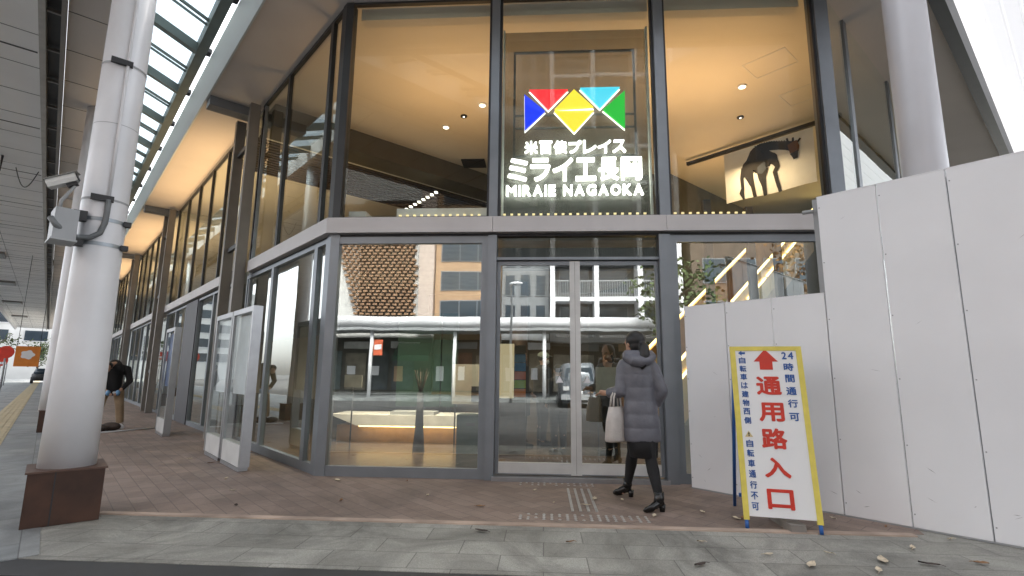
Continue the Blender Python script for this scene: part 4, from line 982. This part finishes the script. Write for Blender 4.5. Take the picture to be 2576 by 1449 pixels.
for x, y in ((2.75, 8.6), (3.6, 9.0), (4.4, 9.8)):
    c_ = empty('indoor_post', (x, y, 0), ['slim dark post inside the right window nearest the door', 'slim dark post inside the right window, middle one', 'slim dark post inside the right window beside the hoarding'][[2.75, 3.6, 4.4].index(x)], 'post', 'dark posts before the escalator')
    MB().box((x - .06, y - .06, .03), (x + .06, y + .06, 4.2)).build('shaft', M_dark, c_); MB().box((x - .1, y - .1, .03), (x + .1, y + .1, .05)).build('foot_plate', M_dark, c_)

# ================================================================ ACROSS THE STREET (seen mirrored in the glass)
M_cl = mat('cladding_white', (.56, .55, .53), .7, 0, .12, 3); M_tan = mat('cladding_tan', (.42, .27, .16), .7, 0, .1, 2); M_gry = mat('cladding_grey', (.22, .23, .24), .7, 0, .1, 2)
M_win = mat('far_window', (.03, .045, .06), .12, 0, .3, .5)
M_shop = mat('shop_dark', (.03, .024, .02), .6, 0, .4, .8)
def block(name, x0, x1, y0, y1, h, m, label, zb=-.12):
    e = empty(name, ((x0 + x1) / 2, y1, 0), label, 'building'); MB().box((x0, y0, zb), (x1, y1, h)).build('wall', m, e); return e
def wins(e, x0, x1, y, z0, z1, nx, nz, wf=.7, hf_=.55, m=M_win):
    for i in range(nx):
        for j in range(nz):
            cx = x0 + (i + .5) * (x1 - x0) / nx; cz = z0 + (j + .5) * (z1 - z0) / nz; w_ = (x1 - x0) / nx * wf / 2; h_ = (z1 - z0) / nz * hf_ / 2
            o = MB().box((cx - w_ - .06, y, cz - h_ - .06), (cx + w_ + .06, y + .05, cz + h_ + .06)).build('window', M_gry, e)
            MB().box((cx - w_, y + .05, cz - h_), (cx + w_, y + .07, cz + h_)).build('pane', m, o)
# lattice building
e = block('lattice_building', -16, -6.7, -32, -18.2, 21, M_cl, 'pale building with brown brick lattice screen across the street, mirrored in the window')
lt = MB()
for j in range(38):
    z = 4.4 + j * .2
    xl = -11.6 - .10 * j * .6; xr = -8.0 + .0 * j
    x = xl + (.2 if j % 2 else 0)
    while x < xr: lt.box((x, -18.2, z), (x + .26, -18.0 + .05 * random.random(), z + .12)); x += .4
lt.build('brick_lattice', mat('brick_brown', (.27, .155, .085), .7, 0, .35, 5), e)
MB().box((-11.5, -18.19, 4.4), (-8.0, -18.17, 12.2)).build('lattice_backing', M_shop, e)
MB().box((-7.6, -18.2, 4), (-6.7, -17.7, 21.2)).build('pilaster', mat('pilaster_pink', (.52, .42, .36), .7), e)
MB().box((-16, -18.2, .2), (-6.7, -18.0, 3.4)).build('shopfront', M_shop, e)
e = block('tan_building', -6.65, -2.6, -32, -18, 23, M_tan, 'tan office building with dark window bands across the street')
wins(e, -6.3, -2.9, -18, 4.2, 22.4, 3, 10, .92, .6)
MB().box((-6.6, -18, .2), (-2.7, -17.8, 3.3)).build('shopfront', M_shop, e)
e = block('grey_building', -2.55, .35, -32, -18.4, 25, M_gry, 'dark grey office block with narrow windows across the street')
wins(e, -2.5, .3, -18.4, 3.9, 24.5, 3, 11, .6, .66)
MB().box((-2.5, -18.4, .2), (.3, -18.2, 3.3)).build('shopfront', M_shop, e)
e = block('balcony_building', .4, 8.2, -34, -18.8, 22.6, mat('apartment_grey', (.12, .12, .12), .7), 'white framed apartment block with balconies across the street')
for x in (.4, 3.0, 5.6, 7.9): MB().box((x, -18.8, 3.2), (x + .3, -17.4, 22.6)).build('frame_post', M_white, e)
for z in (3.2, 5.6, 8.0, 10.4, 12.8, 15.2, 17.6, 20.0, 22.4):
    o = MB().box((.4, -18.8, z), (8.2, -17.42, z + .25)).build('balcony', M_white, e)
    if z < 22: 
        r_ = MB(); x = .75
        while x < 7.9: r_.box((x, -17.5, z + .25), (x + .03, -17.46, z + 1.2)); x += .14
        r_.box((.7, -17.52, z + 1.2), (7.9, -17.44, z + 1.26)); r_.build('railing', M_grey, o)
wins(e, .7, 7.9, -18.8, 3.5, 22.2, 3, 8, .7, .6)
MB().box((.5, -18.8, .2), (8, -18.6, 3.0)).build('shopfront', M_shop, e)
e = block('brown_building', 8.6, 20, -30, -17, 19, mat('cladding_brown', (.12, .085, .06), .7, 0, .2, 2), 'brown flat roofed building right of the balconies across the street')
wins(e, 9, 19.5, -17, 3.6, 18.4, 6, 6)
e = block('far_white_building', -46, -26, -18, -6, 13, M_cl, 'white office building with rows of windows beyond the left street')
for i in range(8):
    for j in range(4):
        a = -45 + i * 2.4; z = 3 + j * 2.4
        o = MB().box((a, -6, z), (a + 1.3, -5.93, z + 1.3)).build('window', M_gry, e); MB().box((a + .06, -5.93, z + .06), (a + 1.24, -5.91, z + 1.24)).build('pane', M_win, o)
e = block('orange_building', -25.5, -17, -34, -17, 10, mat('orange_wall', (.42, .20, .09), .7), 'orange rendered building at the corner across the street')
wins(e, -25, -17.5, -17, 3.8, 9.6, 4, 3)
for sx0, sx1, sy, own in ((-15.8, -6.9, -18.0, 'lattice_building'), (-6.5, -2.8, -17.8, 'tan_building'), (-2.4, .2, -18.2, 'grey_building'), (.6, 7.9, -18.6, 'balcony_building')):
    ow = bpy.data.objects[own]; x = sx0; k = 0
    while x + 1.0 < sx1:
        w_ = .9 + .5 * random.random()
        c_ = random.choice([(.20, .17, .13), (.05, .06, .07), (.10, .13, .14), (.30, .27, .22), (.14, .06, .04)])
        o = MB().box((x, sy, .3), (x + w_, sy + .05, 2.3 + .3 * random.random())).build('shop_window', mat('shop_glass_%d' % int(c_[0] * 100), c_, .2, 0, .5, 1.5), ow)
        MB().box((x + .12, sy + .05, .7 + .5 * random.random()), (x + .12 + w_ * .4, sy + .07, 1.7)).build('poster', random.choice([M_white, M_tan, M_grey, M_cl]), o)
        if k % 2: MB().box((x - .1, sy + .02, 2.75), (x + w_ + .3, sy + .16, 3.15)).build('name_board', random.choice([M_cl, M_tan, M_gry, M_white]), ow)
        x += w_ + .25; k += 1
# arcade across the street
ar = empty('opposite_arcade', (0, -15, 0), 'white tube edged arcade roof on posts across the street', 'canopy')
t = MB(); t.tube([(-24, -14, 4.0), (20, -14, 3.9)], .30, 16); t.build('edge_tube', M_white, ar)
MB().box((-24, -14.4, 3.52), (20, -13.8, 3.66)).build('lower_edge', M_grey, ar)
MB().box((-24, -18, 3.66), (20, -14.1, 3.76)).build('roof', M_grey, ar)
for x in (-18.5, -14, -9.2, -4.7, .05, 4.8, 9.6, 14.4): MB().tube([(x, -14.2, -.12), (x, -14.2, 3.52)], .10, 12).build('post', M_white, ar)
MB().box((-26, -19, -.12), (22, -13.2, .02)).build('far_pavement', P_tile, kind='structure')
aw = empty('shop_awning', (-7.4, -17, 2.2), 'green shop awning under the arcade across the street', 'awning')
MB().slab([(-8.7, -17.9, 3.1), (-6.6, -17.9, 3.1), (-6.6, -16.5, 2.3), (-8.7, -16.5, 2.3)], None, Vector((0, 0, -.05))).build('cloth', mat('awning_green', (.012, .05, .026), .7), aw)
MB().box((-8.7, -16.52, 2.0), (-6.6, -16.48, 2.3)).build('valance', MATS['awning_green'], aw)
sg2 = empty('shop_sign', (-8.9, -14.5, 2.3), 'small red and white hanging shop sign across the street', 'sign')
MB().box((-9.0, -14.0, 2.2), (-8.5, -13.94, 3.0)).build('face', mat('sign_face_red', (.6, .12, .05), .5), sg2); MB().box((-8.95, -13.94, 2.5), (-8.55, -13.93, 2.75)).build('stripe', M_white, sg2)
MB().tube([(-8.75, -13.97, 3.0), (-8.75, -13.97, 3.52)], .015, 6).build('hanger', M_grey, sg2)
# street lamp
sp_ = empty('street_lamp', (-1.6, -12.8, 0), 'slim grey street lamp by the kerb across the street', 'street lamp')
MB().tube([(-1.6, -12.8, -.12), (-1.6, -12.8, 5.4), (-1.6, -12.5, 5.7)], [.08, .055, .05], 10).build('pole', M_grey, sp_)
t = MB(); t.ell((-1.35, -12.4, 5.75), (.34, .16, .09), 14, 8); t.build('lamp_head', M_white, sp_)
# van waiting across the road
vn = empty('parked_van', (1.5, -10.5, -.12), 'pale grey van on the road, mirrored in the glass door', 'van')
M_van = mat('van_paint', (.17, .185, .205), .25, .3, .04); y1 = -9.4
b = MB(); b.stack([(1.5, -11.1, .12, .80, 1.68), (1.5, -11.1, .35, .84, 1.74), (1.5, -11.1, .95, .84, 1.74), (1.5, -11.1, 1.3, .79, 1.66), (1.5, -11.1, 1.72, .70, 1.50), (1.5, -11.1, 1.80, .60, 1.38)], 36, True, FX, .35); b.build('body', M_van, vn)
b = MB(); b.slab([(.86, -9.425, 1.02), (2.14, -9.425, 1.02), (2.04, -9.555, 1.58), (.96, -9.555, 1.58)], None, Vector((0, .03, .01))); b.build('windscreen', M_win, vn)
for x in (.82, 1.92): MB().box((x, -9.40, .62), (x + .26, -9.345, .80)).build('headlight', mat('lamp_clear', (.6, .6, .6), .1), vn)
MB().box((.74, -9.42, .22), (2.26, -9.32, .44)).build('bumper', M_grey, vn); MB().box((1.33, -9.318, .46), (1.67, -9.31, .60)).build('number_plate', M_white, vn)
for x in (.72, 2.28):
    for y in (-10.1, -12.2):
        t = MB(); t.tube([(x - .09, y, .18), (x + .09, y, .18)], .30, 18); o = t.build('wheel', M_black, vn); t = MB(); t.tube([(x - .1, y, .18), (x + .1, y, .18)], .17, 14); t.build('rim', M_steel, o)
# street trees
M_bark = mat('bark', (.09, .065, .05), .9, 0, .3, 10); M_leaf = mat('foliage', (.07, .10, .035), .8, 0, .5, 2); M_leaf2 = mat('autumn_foliage', (.20, .10, .03), .8, 0, .5, 2)
def tree(x, y, h, r, m, label, n=900):
    e = empty('street_tree', (x, y, 0), label, 'tree')
    t = MB(); t.tube([(x, y, -.12), (x + .05, y, h * .3), (x, y + .05, h * .7)], [.14, .11, .05], 9)
    for i in range(9):
        a = i * 2.4; z = h * (.32 + .05 * i); t.tube([(x, y, z), (x + math.cos(a) * r * .4, y + math.sin(a) * r * .4, z + r * .35), (x + math.cos(a) * r * .8, y + math.sin(a) * r * .8, z + r * .7)], [.05, .03, .01], 6)
    t.build('trunk', M_bark, e)
    c = MB(); cl = [(random.uniform(-.7, .7) * r, random.uniform(-.7, .7) * r, random.uniform(.42, .98) * h) for _ in range(14)]
    for i in range(n):
        q = random.choice(cl); p = Vector((x + q[0] + random.gauss(0, .26) * r, y + q[1] + random.gauss(0, .26) * r, q[2] + random.gauss(0, .16) * r))
        u_ = Vector((random.gauss(0, 1), random.gauss(0, 1), random.gauss(0, 1))).normalized() * .14; v_ = u_.cross(Vector((random.gauss(0, 1), random.gauss(0, 1), 1))).normalized() * .09
        c.quad(p - u_, p + v_, p + u_, p - v_)
    c.build('crown', m, e, recalc=False)
tree(6.6, -12.6, 7, 1.9, M_leaf, 'green street tree in front of the balconies across the street')
tree(11.5, -12.4, 7.5, 2.2, M_leaf2, 'browning street tree at the far right across the street')
tree(-16.5, -12.2, 6, 1.6, M_leaf2, 'thin browning street tree before the orange building')

# ================================================================ FAR END OF STREET A
obn = empty('orange_banner', FA(30, 3.7, 2), 'orange banner with a white emblem hanging at the street end', 'banner')
Fo = lambda a, d, z: FA(30 - d, 3.98 - a, z)
MB().box((0, 0, 1.42), (.95, .02, 2.45), Fo).build('cloth', mat('banner_orange', (.62, .20, .03), .7, 0, .1, 4), obn)
t = MB(); t.slab([Fo(.48 + .26 * math.cos(a) * (1 + .12 * math.cos(5 * a)), .024, 2.02 + .22 * math.sin(a) * (1 + .12 * math.cos(5 * a))) for a in [i * math.pi / 20 for i in range(40)]], None, dA * -.004); t.build('emblem', M_white, obn)
for a in (.05, .9): MB().tube([Fo(a, .01, 2.45), Fo(a, .01, 7.19)], .012, 6).build('hanger', M_black, obn)
M_rsign = mat('red_sign', (.6, .04, .02), .5, 0, .1)
for i, (u, o_, z, c) in enumerate(((33, 4.9, 1.9, M_rsign), (38, 5.3, 1.5, M_rsign), (45, 5.4, 2.2, M_white), (52, 5.6, 2.4, M_rsign))):
    lab = ['red hanging shop sign at the left street edge, closest to the orange banner', 'red round topped shop sign low at the left street edge', 'white shop sign between red ones at the left street edge', 'farthest red shop sign down the left street'][i]
    s_ = empty('shop_sign', FA(u, o_, 0), lab, 'sign')
    MB().tube([FA(u + .04, o_ - .45, z + .3), FA(u - .04, o_ - .45, z + .3)], .34, 18).build('face', c, s_)
    if i: MB().box((.20, .042, z + .08), (.70, .05, z + .22), lambda a, d, zz: FA(u - d, o_ - a, zz)).build('stripe', M_white if c == M_rsign else M_rsign, s_)
    MB().tube([FA(u, o_ - .45, 0), FA(u, o_ - .45, z)], .04, 8).build('post', M_grey, s_)
eb = empty('street_end_building', FA(100, 2, 0), 'pale building closing the view at the far end of the street', 'building')
MB().box((100, -12, -.12), (112, 26, 16), FA).build('wall', mat('end_wall', (.62, .62, .6), .8, 0, .1, .5), eb)
for i in range(8):
    for j in range(5):
        o = MB().box((99.9, -10 + i * 4.4, 3 + j * 2.6), (100, -7.4 + i * 4.4, 4.5 + j * 2.6), FA).build('window', M_win, eb)
        MB().box((99.86, -10.1 + i * 4.4, 2.9 + j * 2.6), (99.98, -7.3 + i * 4.4, 2.98 + j * 2.6), FA).build('sill', M_white, o)
p = FA(78, 3.6, 0); tree(p.x, p.y, 4.6, 2.0, M_leaf, 'small green tree at the far end of the left street', 700)
p = FA(70, 7.2, 0); tree(p.x, p.y, 5, 2.0, M_leaf, 'green tree behind the red signs down the left street', 500)
car = empty('parked_car', FA(62, 2.9, 0), 'small dark car at the far end of the arcade street', 'car')
b = MB(); Fc_ = lambda x, y, z: FA(62 + y, 2.9 + x, z)
b.stack([(0, 0, .25, .8, 1.9), (0, 0, .8, .82, 1.95), (0, 0, .9, .8, 1.85)], 28, True, Fc_, .4); b.build('body', M_black, car)
b = MB(); b.stack([(0, 0, .9, .75, 1.2), (0, 0, 1.4, .6, .85)], 28, True, Fc_, .4); b.build('cabin', M_win, car)
for x in (-.75, .75):
    for y in (-1.2, 1.2):
        b = MB(); b.tube([Fc_(x - .1, y, .31), Fc_(x + .1, y, .31)], .31, 14); b.build('wheel', M_black, car)

# ================================================================ FALLEN LEAVES
M_lf = [mat('dry_leaf_pale', (.55, .47, .35), .7, 0, .2, 30), mat('dry_leaf_brown', (.26, .14, .07), .7, 0, .3, 30), mat('dry_leaf_dark', (.05, .035, .03), .8, 0, .3, 30)]
LV = [(-2.42, 6.25, 0, .07), (-4.6, 7.2, 1, .05), (-.50, 4.42, 2, .07), (-3.75, 6.2, 0, .05), (1.60, 4.05, 0, .06), (1.80, 3.86, 0, .09), (2.35, 4.0, 0, .08), (1.72, 5.0, 0, .06), (1.78, 5.02, 1, .06), (1.0, 5.02, 0, .06), (1.48, 5.2, 0, .05), (.42, 5.35, 0, .05),
      (.52, 5.62, 0, .07), (.80, 5.60, 0, .05), (-.1, 5.95, 0, .05), (-.6, 5.2, 1, .05), (-1.2, 5.6, 0, .045), (-2.0, 5.3, 1, .05), (-2.9, 5.0, 2, .06), (2.62, 3.95, 2, .07), (3.0, 4.0, 1, .06), (-4.5, 8.4, 0, .05), (-5.6, 8.7, 1, .06), (-6.0, 9.6, 0, .05), (.2, 4.2, 1, .05), (1.05, 3.8, 2, .06), (2.05, 4.12, 0, .05), (2.75, 4.3, 0, .05), (2.2, 3.8, 0, .06), (1.2, 4.3, 0, .04), (2.6, 5.1, 0, .04), (2.45, 5.3, 1, .05), (2.9, 4.85, 1, .04), (3.2, 4.55, 0, .04), (-3.3, 5.6, 0, .04), (-3.0, 7.0, 0, .05), (-5.1, 7.5, 0, .04), (-1.6, 6.3, 1, .03), (.9, 5.9, 0, .04), (.1, 5.4, 0, .035)]
for i, (x, y, c, r) in enumerate(LV):
    a = random.uniform(0, 6.28); r *= random.uniform(.62, .92); F = frame((x, y, .004), a)
    rg = []
    for k in range(7):
        t = k / 6; w_ = r * .42 * math.sin(math.pi * (.04 + .94 * t)) ** .8
        z = .010 * abs(t - .5) + .002
        rg.append([F((t - .5) * 2 * r, -w_, z + .006), F((t - .5) * 2 * r, 0, z), F((t - .5) * 2 * r, w_, z + .004 + .008 * random.random())])
    m = MB(); m.loft(rg, closed=False, caps=False); m.tube([F(-r, 0, .012), F(-r * 1.5, .01, .006)], .002, 5)
    m.build('fallen_leaf', M_lf[c], label=['pale dry leaf lying on the pavement', 'brown dry leaf lying on the pavement', 'dark curled leaf lying on the pavement'][c], cat='leaf', group=['pale fallen leaves', 'brown fallen leaves', 'dark fallen leaves'][c], recalc=False, loc=(x, y, 0))
